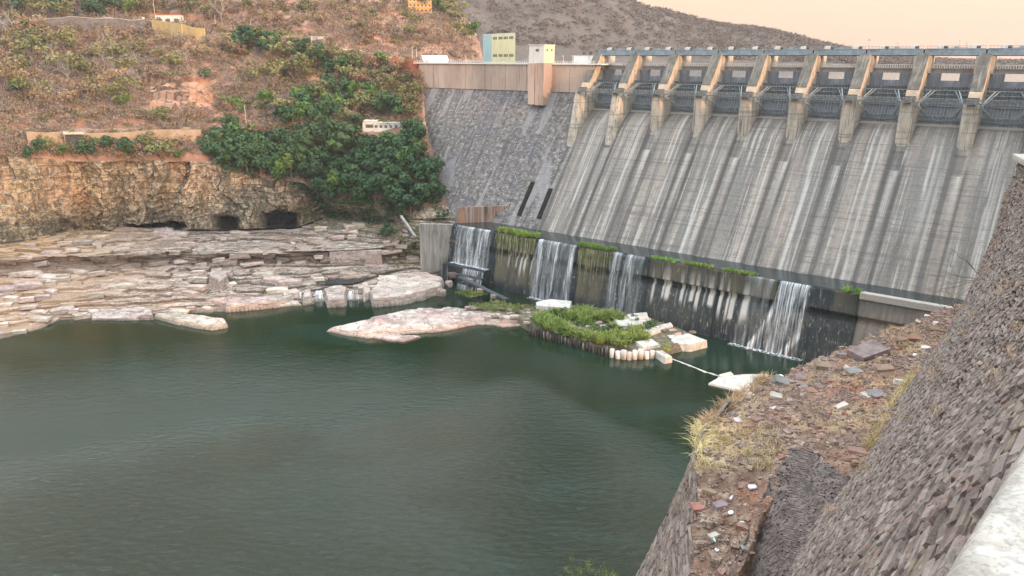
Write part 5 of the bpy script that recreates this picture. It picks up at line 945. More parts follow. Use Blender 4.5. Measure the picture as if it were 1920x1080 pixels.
names = {'green': ('leafy_tree', 'dark green leafy tree', 'tree'), 'bright': ('bright_tree', 'fresh light green tree', 'tree'), 'olive': ('thorn_tree', 'olive yellow thorn tree', 'tree'), 'dry': ('dry_tree', 'dry brown bushy tree', 'tree'), 'bare': ('bare_tree', 'leafless pale trunked tree', 'tree')}
def place_tree(kind, x, y, wpx, where, lab=None, sink=.4):
    q = ground(x, y); d = np.linalg.norm(q); hgt = max(2.2, wpx*(1.3 if where else 1.12)*d/1466); s = hgt/8.
    TREES.append((kind, where, x, y)); nm, base, cat = names[kind]; o = empty(nm, Vector(q)-Vector((0, 0, sink*s)), rng.uniform(0, 6.28)); o.scale = (s, s, s*rng.uniform(.8, 1.05))
    lab = lab or '%s %s' % (base, where); tag(o, lab, cat, None if lab and not where else '%s %s' % (base.replace('tree', 'trees'), where))
    if kind == 'bare': link('trunk', BT[rng.integers(0, 5)], None, o)
    else:
        t_, c_, _ = KT[kind][rng.integers(0, len(KT[kind]))]; link('trunk', t_, None, o); link('crown', c_, None, o)
    if where: TO.append((o, base, where, x, y))
    return o
sing = [('bright', 250, 33, 38, 'bright green round tree beside the white roof above the grey road wall'), ('green', 178, 38, 44, 'dark green round tree left of the bright one above the road wall'), ('olive', 82, 40, 46, 'yellow green spreading tree on the upper road at far left'), ('olive', 125, 42, 34, 'smaller yellow tree right of the spreading one on the upper road'), ('green', 140, 8, 40, 'dark tree at the top edge of the hillside left of the pole'),
 ('olive', 150, 160, 60, 'largest yellow green tree halfway up the left hillside'), ('olive', 108, 138, 46, 'paler green tree touching the largest yellow green one on its left'), ('olive', 228, 196, 56, 'golden brown tree above the small bright green bush'), ('bright', 240, 203, 30, 'small bright green bush left of the red rock outcrop'), ('olive', 18, 160, 50, 'yellow green tree at the left photo edge above the landslip'), ('bright', 42, 186, 36, 'light green bush beside the landslip at far left'), ('olive', 96, 178, 30, 'small olive bush below the pale green tree'),
 ('olive', 325, 132, 44, 'yellowish bush on the red scree above the outcrop'), ('olive', 498, 170, 56, 'large ochre crowned tree in the middle of the hill'), ('olive', 565, 150, 60, 'wide grey olive tree right of the ochre crowned tree'), ('green', 385, 148, 26, 'dark bush perched on top of the red rock outcrop'), ('bright', 448, 218, 34, 'green bush beside the thin white pole'), ('olive', 305, 235, 40, 'olive bush on the canal road below the outcrop'), ('bright', 340, 305, 22, 'tiny bright green bush on the rim of the cliff'),
 ('green', 168, 300, 40, 'dark green tree in front of the culvert opening'), ('green', 240, 303, 46, 'dense dark green tree on the cliff rim right of the culvert'), ('olive', 305, 300, 52, 'straggly olive tree on the cliff rim with trunk over the edge'), ('bright', 120, 295, 26, 'small light green bush left of the culvert tree'), ('green', 700, 35, 24, 'dark bush high on the red hill'), ('olive', 45, 70, 44, 'grey olive tree under the upper road at far left'), ('dry', 215, 100, 46, 'dry brown tree under the grey road wall'),
 ('bright', 715, 122, 34, 'light green tree below the buildings near the dam end'), ('olive', 530, 72, 26, 'yellowish bush beside the small white hut')]
for k, x, y, w_, lab in sing: place_tree(k, x, y, w_, '', lab)
def inpoly(x, y, poly): return poly_dist(np.array([[float(x)]]), np.array([[float(y)]]), poly)[0, 0] > 0
def fill(n, poly, kinds, wr, where, mind=13):
    A = np.array(poly); pts = []; tries = 0
    while len(pts) < n and tries < n*60:
        tries += 1; x, y = rng.uniform(A[:, 0].min(), A[:, 0].max()), rng.uniform(A[:, 1].min(), A[:, 1].max())
        if inpoly(x, y, poly) and all((x-a)**2+((y-b)*1.3)**2 > mind**2 for a, b in pts): pts.append((x, y))
    pts = [(x, y) for x, y in pts if not (676 < x < 768 and 238 < y < 282) and not (275 < x < 400 and 150 < y < 225)]
    for x, y in sorted(pts, key=lambda p: p[1]): place_tree(kinds[rng.integers(0, len(kinds))], x, y, rng.uniform(*wr), where)
fill(105, [(385, 275), (440, 258), (480, 268), (560, 262), (640, 280), (700, 262), (780, 262), (812, 310), (832, 370), (826, 402), (760, 412), (700, 416), (625, 400), (595, 362), (500, 340), (430, 330), (395, 300)], ['green', 'green', 'green', 'green', 'bright', 'green', 'green', 'green'], (34, 54), 'in the thicket above the rock shelf beside the dam', 13.5)
fill(34, [(480, 205), (560, 212), (620, 175), (690, 180), (755, 225), (740, 240), (640, 246), (520, 240)], ['green', 'green', 'bright', 'olive', 'green'], (30, 46), 'on the slope around the long white building', 17)
fill(22, [(430, 80), (500, 84), (600, 100), (655, 118), (650, 150), (600, 135), (540, 115), (440, 95)], ['green', 'green', 'olive'], (26, 40), 'just below the upper road in the middle', 16)
fill(20, [(640, 125), (745, 145), (780, 180), (775, 225), (700, 175), (650, 160)], ['olive', 'dry', 'olive'], (26, 42), 'between the upper road and the dam end', 16)
fill(40, [(0, 75), (280, 85), (260, 200), (100, 215), (0, 200)], ['olive', 'dry', 'dry', 'olive', 'bare', 'dry'], (28, 46), 'on the left hillside under the upper road', 20)
fill(26, [(270, 75), (480, 95), (560, 150), (480, 230), (420, 225), (410, 130), (280, 130)], ['dry', 'olive', 'dry', 'dry', 'bare'], (22, 38), 'on the red scree around the rock outcrop', 20)
fill(34, [(0, 4), (400, 4), (400, 34), (300, 28), (0, 30)], ['dry', 'olive', 'green', 'dry', 'bare', 'olive'], (26, 42), 'above the upper road at the left', 18)
fill(34, [(400, 4), (740, 4), (880, 60), (895, 100), (780, 95), (600, 55), (420, 40)], ['dry', 'olive', 'dry', 'olive', 'dry'], (20, 32), 'on the red hill above the dam road', 20)
fill(14, [(790, 2), (845, 5), (890, 75), (880, 85), (840, 40)], ['olive', 'bright', 'olive'], (22, 32), 'along the green ridge of the near hill', 12)
fill(14, [(20, 270), (330, 275), (330, 298), (60, 300)], ['olive', 'dry', 'green'], (18, 30), 'between the canal road and the cliff rim', 16)
fill(12, [(700, 425), (790, 440), (800, 480), (730, 480)], ['olive', 'dry', 'green'], (14, 24), 'on the brushy slope left of the abutment wall', 12)
for x, y, h_, lab in ((33, 82, 62, 'tall white trunked leafless tree under the road at far left'), (212, 108, 60, 'pale leafless tree in front of the grey road wall'), (252, 100, 30, 'slim white trunk right of the pale leafless tree'), (25, 30, 40, 'leafless tree reaching the top photo edge at far left'), (415, 45, 60, 'big dark limbed leafless tree above the yellow road wall'), (198, 130, 42, 'small pale leafless tree among dry scrub')): place_tree('bare', x, y, h_, '', lab)
# scrub: dry undergrowth as one mass per colour
def scrub(name, lab, leaf, n, poly, wr, sz, nl, zone=None, twig=True):
    A = np.array(poly); x = rng.uniform(A[:, 0].min(), A[:, 0].max(), n*4); y = rng.uniform(A[:, 1].min(), A[:, 1].max(), n*4); k = (poly_dist(x[None], y[None], poly)[0] > 0) & ~((x > 278) & (x < 402) & (y > 148) & (y < 205)) & ~((x > 120) & (x < 168) & (y > 246) & (y < 285)); x, y = x[k][:n], y[k][:n]
    den = fbm(x*.02, y*.03, hash_(name)*.1, 3); k = den > -.25; x, y = x[k], y[k]
    c = np.array([ground(a, b, 3) for a, b in zip(x, y)]); d = np.linalg.norm(c, axis=1); s = rng.uniform(*wr, len(c))*d/1466/2
    V = []
    for j in range(4):
        r = np.random.default_rng(j+hash_(name)); bl = np.c_[r.normal(0, .4, (5, 2)), r.uniform(.2, .75, 5), r.uniform(.3, .6, 5)]; V.append(leafcloud(nl, bl, sz, j+77, flat=1.2, shell=.2))
    w_ = rng.integers(0, 4, len(c)); parts = [tile(*V[j], m4(rotmats((w_ == j).sum(), .15), c[w_ == j], s[w_ == j])) for j in range(4)]
    a, b = join(parts); tag(link(name, mesh(name, a, b), LV[leaf]), lab, 'scrub', kind='stuff')
leafm('grey_twigs', (.13, .10, .085), (.21, .165, .14), (.32, .27, .23), 0); leafm('far_twigs', (.085, .07, .058), (.13, .108, .09), (.18, .155, .13), 0)
full = [(-60, 3), (820, 3), (898, 95), (905, 112), (790, 112), (792, 230), (700, 240), (560, 245), (300, 300), (-60, 290)]
scrub('dry_scrub', 'brown dry scrub covering the far hillside', 'dry_leaves', 2700, full, (12, 28), .13, 60)
scrub('grey_scrub', 'grey leafless scrub covering the far hillside', 'grey_twigs', 3200, full, (14, 32), .09, 70)
scrub('olive_scrub', 'olive green scrub scattered over the far hillside', 'olive_leaves', 1300, full, (10, 26), .15, 60)
scrub('green_undergrowth', 'green undergrowth filling the gaps between the thicket trees', 'dark_leaves', 1300, [(390, 265), (480, 250), (600, 262), (790, 255), (836, 380), (838, 408), (700, 420), (600, 402), (560, 350), (420, 325)], (14, 30), .15, 60)
scrub('slope_undergrowth', 'olive undergrowth between the roads near the dam', 'olive_leaves', 420, [(430, 75), (600, 95), (780, 130), (790, 240), (480, 240), (560, 170)], (10, 24), .15, 50)
scrub('shelf_brush', 'dry brush growing on the ledges below the thicket', 'olive_leaves', 330, [(560, 395), (700, 415), (850, 412), (850, 500), (730, 500), (715, 440), (590, 430)], (5, 14), .16, 50)
scrub('ledge_grass', 'dry grass tufts on the left ledges', 'straw', 500, [(-60, 300), (150, 320), (240, 400), (200, 450), (-60, 470)], (4, 10), .2, 36)
# loose rocks on the open scree
x = rng.uniform(-40, 890, 2600); y = rng.uniform(10, 245, 2600); bz_ = np.maximum.reduce([np.exp(-(((x-cx)/rx)**2+((y-cy)/ry)**2)) for cx, cy, rx, ry in ((50, 225, 110, 26), (370, 95, 80, 45), (400, 185, 70, 40), (560, 120, 80, 40), (740, 70, 110, 45), (600, 185, 70, 30), (450, 228, 110, 10))]); k = rng.random(2600) < bz_*.9; c = np.array([ground(a, b, 3) for a, b in zip(x[k], y[k])]); s = rng.pareto(2.2, len(c))*.9+.9; s = np.minimum(s, 5.5); w_ = rng.integers(0, 8, len(c))
a, b = join([tile(*SP[j], m4(rotmats((w_ == j).sum(), .3), c[w_ == j], np.stack([s[w_ == j]*1.3, s[w_ == j], s[w_ == j]*.8], -1))) for j in range(8)]); M['scree'] = mat('red_scree_rock', [(.3, (.15, .095, .075)), (.5, (.30, .19, .14)), (.7, (.46, .33, .26))], (.3, .3, .3), 6, bump=.5)
tag(link('scree_rocks', mesh('scree_rocks', a, b), M['scree']), 'angular red brown rocks scattered over the open scree of the hillside', 'rocks', kind='stuff')
# labels that single out each tree: part of its area, then order from the left
gr_ = defaultdict(list)
for t in TO: gr_[(t[1], t[2])].append(t)
O8 = ['first', 'second', 'third', 'fourth', 'fifth', 'sixth', 'seventh', 'eighth', 'ninth', 'tenth', 'eleventh', 'twelfth', 'thirteenth', 'fourteenth', 'fifteenth']
for (base, where), L9 in gr_.items():
    n = len(L9); nb = 1 if n < 7 else (2 if n < 20 else 3); ys = sorted(t[4] for t in L9); cells = defaultdict(list)
    for t in L9:
        r = min(nb-1, ys.index(t[4])*nb//n); cells[r].append(t)
    for r, c9 in cells.items():
        rn = {1: [''], 2: ['upper ', 'lower '], 3: ['upper ', 'middle ', 'lower ']}[nb][r]; c9.sort(key=lambda t: t[3]); m9 = len(c9)
        halves = [('', c9)] if m9 <= 12 else [('left ', c9[:m9//2]), ('right ', c9[m9//2:])]
        for hn, hh9 in halves:
            for i, t in enumerate(hh9):
                wh = WS.get(where, where); part = (', %s%spart,' % (rn, hn)) if rn or hn else ','
                t[0]['label'] = ('%s %s%s %s' % (O9[i] if len(hh9) > 1 else 'lone', base.replace('leafy ', ''), (' from left'+part) if len(hh9) > 1 else part, wh)).replace(', ,', ',')
SLB = []
for i in range(120):
    x = rng.uniform(-20, 850); y0 = np.interp(x, [0, 60, 110, 300, 560, 700, 860], [632, 618, 598, 588, 566, 540, 505]); y1 = np.interp(x, [0, 150, 300, 560, 620, 740, 860], [462, 440, 438, 432, 412, 425, 430]); t = rng.random()**.9; y = y0+(y1-y0)*t
    if 600 < x < 730 and 445 < y < 515: continue
    q = ground(x, y); L = rng.uniform(14, 50)*(.6 if rng.random() < .4 else 1)*np.linalg.norm(q)/1466; V, Fc = slab(1200+i); V = V*np.array([1, .6, 1]); th = rng.uniform(1.2, 3.0)
    o = link('rock_slab', mesh('rock_slab', V*np.array([L, L*.9, th]), Fc), M['shelfslab']); o.location = q+np.array([0, 0, th*.12]); o.rotation_euler = (rng.normal(0, .05), rng.normal(0, .05), rng.normal(.12, .25)); o.name = 'flat_boulder'; tag(o, 'slab', 'boulder', 'flat slabs lying on the rock shelf')
    SLB.append((o, (('far left', 'left', 'centre left', 'centre', 'right')[min(4, int(max(x, 0)//172))], ('lowest', 'lower', 'upper', 'topmost')[min(3, int(t*4))])))
ordinate(SLB, lambda n, k: '%s flat rock slab from left, %s part of the shelf, %s ledges' % (n, k[0], k[1]))
# far hill forest
n = 17000; x = rng.uniform(-500, 1500, n); y = rng.uniform(1150, 2000, n); fi = (x-fx[0])/(fx[1]-fx[0]); fj = (y-fy[0])/(fy[1]-fy[0]); i0, j0 = fi.astype(int), fj.astype(int); z = PF[j0, i0, 2]*(1-(fi-i0))+PF[j0, np.minimum(i0+1, 299), 2]*(fi-i0)
bl = np.c_[rng.normal(0, .3, (4, 2)), rng.uniform(.3, .8, 4), rng.uniform(.3, .5, 4)]; V = leafcloud(34, bl, .2, 5, flat=1.2, shell=.2); s = rng.uniform(4, 10, n); a, b = tile(*V, m4(rotmats(n, .1), np.c_[x, y, z-1], s)); tag(link('far_forest', mesh('far_forest', a, b), LV['far_twigs']), 'bare grey brown forest on the far hill behind the dam', 'forest', kind='stuff')
# weeds hanging on the sill and reeds on the island
def blades(c, h_, w_, n, seed, lean=.35, droop=0.):
    r = np.random.default_rng(seed); j = r.integers(0, len(c), n); b = c[j]+r.normal(0, .15, (n, 3))*[1, 1, 0]; L = h_*r.uniform(.5, 1.2, (n, 1)); d = np.c_[r.normal(0, lean, (n, 2)), np.ones(n)]; d /= np.linalg.norm(d, axis=1)[:, None]
    sd_ = np.cross(d, r.normal(size=(n, 3))); sd_ /= np.linalg.norm(sd_, axis=1)[:, None]; m_ = b+d*L*.55; t = b+d*L*np.array([1.3, 1.3, 1.])-np.array([0, 0, droop])*L
    V = np.stack([b-sd_*w_, b+sd_*w_, m_+sd_*w_*.8, t+sd_*w_*.1, t-sd_*w_*.1, m_-sd_*w_*.8], 1).reshape(-1, 3); k = np.arange(n)[:, None]*6
    return V, np.concatenate([k+np.array([[0, 1, 2, 5]]), k+np.array([[5, 2, 3, 4]])])
def sillplant(s0, s1, n, h_, lab, roots=0, d0=52.3, spread=.8):
    c = np.array([dam(rng.uniform(s0, s1), d0+rng.normal(0, spread), -82.0) for _ in range(60)]); V, Fc = blades(c, h_*1.35, .12, int(n*1.3), int(s0), .5); o = link('grass_clump', mesh('grass_clump', V, Fc), LV['moss_leaves'], None); tag(o, lab, 'grass clump')
    if roots:
        r = MB()
        for _ in range(roots): s = rng.uniform(s0, s1); L = rng.uniform(4, 17); a = dam(s, 54.1, -82.5); b = dam(s+rng.normal(0, .4), 54.6+.12*L, -82.5-L); m_ = (a+b)/2+np.array([0, -.2, 0]); w_ = rng.uniform(.05, .13); r.bar(a, m_, w_, w_*.8, 3); r.bar(m_, b, w_*.8, w_*.3, 3)
        r.build('hanging_roots', LV['straw'] if False else M['roots'], o)
        V, Fc = blades(np.array([dam(rng.uniform(s0, s1), 54.0, -83.2-abs(rng.normal(0, 1.2))) for _ in range(80)]), -2.2, .09, n//2, 3+int(s0), .25); link('hanging_leaves', mesh('hanging_leaves', V, Fc), LV['bright_leaves'], o)
M['roots'] = mat('pale_hanging_roots', [(.3, (.14, .15, .07)), (.7, (.40, .38, .24))], (.3, .3, .3), 3, bump=0)
sillplant(203, 227.5, 1500, 2.0, 'long green grass clump with hanging roots beside the widest waterfall', 70, spread=1.0); sillplant(161.5, 178.5, 1100, 1.5, 'second green grass clump with roots trailing down the sill wall', 60, spread=.9)
sillplant(130, 142, 350, 1.0, 'low green tuft on the sill right of the thin veil of water'); sillplant(114, 127, 380, 1.1, 'low green tuft on the sill above the white stains'); sillplant(95.5, 110, 420, 1.0, 'low green tuft on the sill above the wet olive panel'); sillplant(60.6, 62.6, 130, 1.6, 'small bushy plant at the very start of the dry sill coping'); sillplant(57.2, 58.8, 120, 1.4, 'smaller bushy plant just right of the first one on the coping')
islp = [tuple(atz(x, y, -106.6)[:2]) for x, y in [(1000, 600), (1040, 585), (1090, 582), (1150, 592), (1195, 612), (1215, 640), (1180, 652), (1110, 640), (1050, 626), (1010, 612)]]
def inside(poly, n, pad=.8):
    A = np.array(poly); x = rng.uniform(A[:, 0].min(), A[:, 0].max(), n*5); y = rng.uniform(A[:, 1].min(), A[:, 1].max(), n*5); k = poly_dist(x[None], y[None], poly)[0] > pad; return np.c_[x[k][:n], y[k][:n]]
c = inside(islp, 1500, -.5); nv_ = fbm(c[:, 0]*.16, c[:, 1]*.16, 0, 3, 7); c = c[nv_ > -.05]; nv_ = nv_[nv_ > -.05]; V1 = blades(np.c_[c, np.full(len(c), -106.8)], 1.7, .17, 5500, 5, .6, .15); c2 = c[nv_ > .18]; V2 = blades(np.c_[c2, np.full(len(c2), -106.8)], 4.2, .17, 6500, 6, .4, .15); V, Fc = join([V1, V2]); c3 = c[(nv_ > .05) & (nv_ < .16)]; V3, F3 = blades(np.c_[c3, np.full(len(c3), -106.8)], 2.6, .2, 2600, 8, .6, .2); tag(link('reeds', mesh('reeds', V3, F3), LV['bright_leaves']), 'darker green reed patches between the bright reeds on the island', 'reeds', kind='stuff'); tag(link('reeds', mesh('reeds', V, Fc), LV['reed_leaves']), 'bright green reeds covering the low island behind the pile wall', 'reeds', kind='stuff')
is2 = [tuple(atz(x, y, -106.6)[:2]) for x, y in [(872, 570), (930, 563), (1010, 574), (1120, 576), (1240, 600), (1260, 640), (1225, 640), (1180, 600), (1080, 590), (1000, 590), (900, 582)]]
c = inside(is2, 500, .3); c = c[fbm(c[:, 0]*.15, c[:, 1]*.15, 0, 3, 17) > -.05]; V, Fc = blades(np.c_[c, np.full(len(c), -106.5)], 1.0, .15, 4500, 6, .8, .2); tag(link('olive_weeds', mesh('olive_weeds', V, Fc), LV['olive_leaves']), 'olive brown weeds between the concrete slabs', 'weeds', kind='stuff')
for i, (x, y, w_, k, lab) in enumerate(((1135, 625, 40, 'dark_leaves', 'dark green bush among the reeds at the front of the island'), (1190, 600, 26, 'dark_leaves', 'small dark bush right of the concrete slabs on the island'), (1215, 612, 30, 'dark_leaves', 'dark low bush beside the concrete ramp'), (1055, 590, 34, 'bright_leaves', 'yellow green bush at the back of the reed island'), (1025, 604, 30, 'reed_leaves', 'lime green bush at the left tip of the reed island'), (1250, 655, 20, 'reed_leaves', 'small mossy clump by the slanting concrete beam'))):
    q = atz(x, y, -106.5); s = w_*np.linalg.norm(q)/1466; r = np.random.default_rng(i); bl = np.c_[r.normal(0, .28, (8, 2)), r.uniform(.1, .35, 8), r.uniform(.12, .24, 8)]; V, Fc = leafcloud(420, bl, .06, i); o = link('bush', mesh('bush', V*s, Fc), LV[k]); o.location = q; tag(o, lab, 'bush')
ISL = []
for i in range(60):
    x, y = rng.uniform(880, 1310), 0; y = np.interp(x, [880, 1000, 1150, 1310], [574, 582, 600, 632])+rng.uniform(-8, 26)
    q = atz(x, y, -106.6); s = rng.uniform(8, 22)*np.linalg.norm(q)/1466; V, Fc = slab(900+i); V = V*s*np.array([1, .6, .28]); o = link('rock_slab', mesh('rock_slab', V, Fc), M['palerock'] if rng.random() < .6 else M['rock']); o.location = q; o.rotation_euler = (rng.normal(0, .08), rng.normal(0, .08), rng.uniform(-.6, .6)); o.name = 'flat_boulder'; tag(o, 'slab', 'boulder', 'broken slabs on the reed island')
    ISL.append((o, ('left end' if x < 1000 else ('middle' if x < 1160 else 'right end')) + (' back' if y < np.interp(x, [880, 1310], [580, 636]) else ' front')))
ordinate(ISL, lambda n, k: '%s broken slab from left on the reed island, %s' % (n, k))
# trailing weir remains between the island and the concrete apron
A9 = [(1258, 672), (1290, 684), (1320, 696), (1352, 706), (1372, 708)]; A9 = np.array([atz(x, y, -109.9) for x, y in A9]); A9 = resample(A9, 60); Q9 = np.stack([A9+np.array([0, k*.35, 0])+np.c_[.3*vn(A9[:, 0]*.7, A9[:, 1], k), .5*vn(A9[:, 0]*.8, A9[:, 1]*.5, k+3.), .12*np.abs(vn(A9[:, 0]*2, A9[:, 1]))*(abs(k) < 2)-.02*abs(k)] for k in (-2, -1, 0, 1, 2)], 1)
tag(link('broken_weir', mesh('broken_weir', Q9.reshape(-1, 3), gridF(60, 5)), M['concrete']), 'thin pale broken weir crest trailing from the pile wall to the apron', 'weir')
# moss patches by the old walkway
for i, (pts, lab) in enumerate((([(850, 548), (880, 543), (915, 552), (880, 558)], 'bright green grass patch in front of the fallen dark beam'), ([(875, 572), (930, 566), (990, 574), (960, 582), (890, 580)], 'mossy strip along the back of the long rock island'))):
    pl = [tuple(atz(x, y, -106.3)[:2]) for x, y in pts]; c = inside(pl, 200, .1); V, Fc = blades(np.c_[c, np.full(len(c), -106.6)], 1.0, .13, 1500, 30+i, .5); tag(link('grass_clump', mesh('grass_clump', V, Fc), LV['reed_leaves']), lab, 'grass clump')
# dry grass on the bench rim and the wall
def tuft(name, pts, n, h_, w_, leaf, lab, lean=.6, seed=0): V, Fc = blades(np.array(pts), h_, w_, n, seed, lean, .2); tag(link(name, mesh(name, V, Fc), LV[leaf]), lab, 'dry grass')
tuft('dry_grass', [benchat(x+rng.normal(0, 5), y+rng.normal(0, 4)) for x, y in zip(np.linspace(1318, 1440, 90), np.linspace(800, 706, 90))], 1500, .75, .018, 'straw', 'golden dry grass fringe along the river rim of the bench', seed=1)
tuft('dry_grass', [benchat(rng.uniform(1308, 1460), rng.uniform(790, 880)) for _ in range(70)], 1300, .4, .014, 'straw', 'dry grass patches on the flat part of the bench left of the buttress', seed=2)
tuft('dry_grass', [benchat(1700+rng.normal(0, 30), 640+rng.normal(0, 22)) for _ in range(50)], 700, .6, .02, 'straw', 'dry grass tufts near the far wall foot', seed=3)
ft = [Pm[int(i), -8]+np.array([-.1, .1, .1]) for i in np.linspace(120, 185, 60)]
tuft('dry_grass', ft, 1500, .6, .012, 'straw', 'pale dry grass streak growing along the foot of the tall stone wall', seed=4)
ft = [benchat(1310+rng.normal(0, 4), rng.uniform(805, 860)) for _ in range(25)]; tuft('dry_grass', ft, 250, 1.0, .015, 'straw', 'long grass stalks leaning out over the river at the bench corner', 1.1, seed=6)
ii, jj = rng.integers(60, 290, 46), rng.integers(8, 100, 46); ft = [Pm[i, j]+Nm[i, j]*.05+rng.normal(0, .12, 3) for i, j in zip(ii, jj) for _ in range(5)]
V, Fc = blades(np.array(ft), .32, .010, 2200, 12, .8, .3); tag(link('wall_weeds', mesh('wall_weeds', V, Fc), LV['straw']), 'small dry weeds sprouting from the joints of the tall stone wall', 'weeds', kind='stuff')
# leafless shrub rooted in the wall
def twig(name, root, dirs, L, lab, seed, mt, r0=.05, lv=4, leaf=None):
    r = np.random.default_rng(seed); p = MB(); ends = []
    def rec(a, d, L, rad, l):
        for k in range(3):
            nd = d+r.normal(0, .16, 3)+[0, 0, -.03]; nd /= np.linalg.norm(nd); b = a+nd*L/3; p.bar(a, b, rad, rad*.85, 3); a = b; d = nd; rad *= .85
            if l < lv and r.random() < .8: q = d+r.normal(0, .5, 3); q /= np.linalg.norm(q); rec(a, q, L*.55, rad*.6, l+1)
        ends.append(a)
    for d in dirs: d = np.array(d, float); rec(np.array(root, float), d/np.linalg.norm(d), L, r0, 0)
    o = p.build(name, mt); tag(o, lab, 'shrub'); 
    if leaf: V, Fc = leafcloud(leaf[1], np.c_[np.array(ends), np.full(len(ends), .16)], leaf[2], seed); link('leaves', mesh('leaves', V, Fc), LV[leaf[0]], o)
    return o
q = atz(1842, 525, -18.4); twig('bare_shrub', q, [(-1, .3, .25), (-1, -.1, .0), (-1, .2, -.25), (-.9, .5, -.6), (-.5, .2, .8)], 3.6, 'leafless shrub reaching left from the far end of the tall stone wall', 5, M['bark'], .045, 4)
q = atz(1790, 590, -24.); twig('bare_shrub', q, [(-.6, 0, 1), (.2, .3, 1), (-.2, .3, .9)], 3.0, 'thin upright leafless shrub at the far tip of the bench', 8, M['bark'], .03, 3)
q = atz(1500, 690, -23.); twig('bare_shrub', q, [(-.4, .2, 1), (.3, .3, .8), (-.1, 0, 1)], 1.3, 'small dark dead shrub on the bench rim before the slanting waterfall', 18, M['bark'], .03, 3)
q = atz(1105, 1125, -31.); twig('leafy_shrub', q, [(-.9, .2, .5), (-.4, .4, .8), (.3, .2, .7), (.6, .1, .4), (-1, .1, .2), (0, .3, 1)], 1.7, 'thin yellow green shrub at the bottom edge above the water', 28, M['bark'], .03, 4, ('reed_leaves', 1500, .045))
o = MB(); qb = Bl[1]; o.bar(q, (q[0]+1.5, q[1]-1, q[2]-9), .05, .09, 5); 
# ================================================================== buildings, road walls, vehicles, poles on the far bank
M['orange'] = mat('orange_painted_wall', [(.3, (.62, .33, .10)), (.7, (.74, .42, .15))], (.3, .3, .3), 3, bump=0)
M['yellowwall'] = mat('yellow_rendered_wall', [(.3, (.44, .32, .14)), (.7, (.58, .44, .22))], (.2, .2, .1), 5, bump=.1, layers=[((.8, .8, .08), 3, .58, .68, (.25, .19, .10), .5)])
M['greywall'] = mat('grey_masonry_wall', [(.3, (.13, .12, .12)), (.7, (.24, .225, .225))], (.2, .2, .3), 6, bump=.3)
M['tanwall'] = mat('tan_masonry_wall', [(.3, (.30, .22, .15)), (.7, (.46, .36, .26))], (.15, .15, .2), 7, bump=.4, bscale=(1.5, 1.5, 1.5), layers=[((.5, .5, .1), 3, .58, .68, (.18, .13, .10), .5)])
M['red'] = mat('red_painted_wall', [(.3, (.42, .10, .05)), (.7, (.55, .20, .10))], (.4, .4, .4), 4, bump=0)
M['bluecloth'] = mat('pale_blue_sheet', [(.3, (.40, .56, .62)), (.7, (.60, .74, .78))], (.3, .3, .3), 3, bump=.1)
M['glass'] = mat('dark_car_glass', [(.3, (.02, .022, .025)), (.7, (.04, .045, .05))], (1, 1, 1), 1, rough=.1, bump=0)
M['tyre'] = mat('black_rubber', [(.3, (.015, .015, .015)), (.7, (.03, .03, .03))], (1, 1, 1), 1, bump=0)
def wallstrip(name, pts, h0, h1, mt, lab, cat='retaining wall', th=1.2, cap=None, sub=3):
    """pts: columns/rows of the wall foot line on the ground; h0 below, h1 above"""
    A = np.array([ground(x, y) for x, y in pts]); A = resample(A, len(A)*sub); p = MB(); n = len(A)
    o = empty(name, A[n//2]); inv = -A[n//2]; A = A+inv; tg = np.gradient(A, axis=0); nn = np.stack([tg[:, 1], -tg[:, 0], 0*tg[:, 0]], -1); nn /= np.linalg.norm(nn, axis=1)[:, None]
    s_ = np.sign((nn[:, 1]*-1).mean()); nn *= s_
    for i in range(n-1): 
        q = [A[i]+nn[i]*th/2, A[i+1]+nn[i+1]*th/2, A[i+1]-nn[i+1]*th/2, A[i]-nn[i]*th/2]; p.prism([a+[0, 0, -h0] for a in q], [a+[0, 0, h1] for a in q])
    p.build('wall', mt, o); 
    if cap is not None:
        p = MB()
        for i in range(n-1): q = [A[i]+nn[i]*(th/2+.15), A[i+1]+nn[i+1]*(th/2+.15), A[i+1]-nn[i+1]*(th/2+.15), A[i]-nn[i]*(th/2+.15)]; p.prism([a+[0, 0, h1+.003] for a in q], [a+[0, 0, h1+.4] for a in q])
        p.build('coping', cap, o)
    tag(o, lab, cat); return o, A-inv, nn
wallstrip('road_wall', [(x, np.interp(x, [-60, 0, 150, 200, 285], [58, 55, 56, 60, 62])) for x in range(-60, 290, 22)], 3, 9.5, M['greywall'], 'long dark grey road retaining wall at the upper left', cap=M['concrete'])
wallstrip('road_wall', [(286, 66), (315, 68), (342, 72)], 3, 11, M['yellowwall'], 'yellow rendered road wall left of the pair, under the white shelter', cap=None)
wallstrip('road_wall', [(344, 70), (365, 73), (384, 76)], 3, 9, M['yellowwall'], 'lower yellow road wall right of the pair')
wallstrip('road_wall', [(390, 64), (450, 68), (500, 75), (560, 83), (640, 97)], 1.5, 1.0, M['concrete'], 'low pale guard wall along the upper road in the middle')
wallstrip('road_wall', [(736, 132), (760, 136), (788, 138)], 4, 9, M['red'], 'rust red wall just left of the dam crest end')
wallstrip('road_wall', [(688, 108), (720, 112), (745, 118)], 2, 2.5, M['yellowwall'], 'low yellow wall below the buildings near the dam end')
wallstrip('canal_wall', [(55, 272), (90, 272), (124, 270)], 3, 7.2, M['tanwall'], 'tan canal wall left of the dark culvert mouth')
wallstrip('canal_wall', [(166, 270), (230, 268), (300, 262), (380, 262)], 2, 6.2, M['tanwall'], 'long tan canal wall right of the culvert mouth')
o, A, nn = wallstrip('culvert', [(126, 278), (145, 278), (164, 277)], 3, 9.6, M['tanwall'], 'dark square culvert mouth under the canal road', 'culvert')
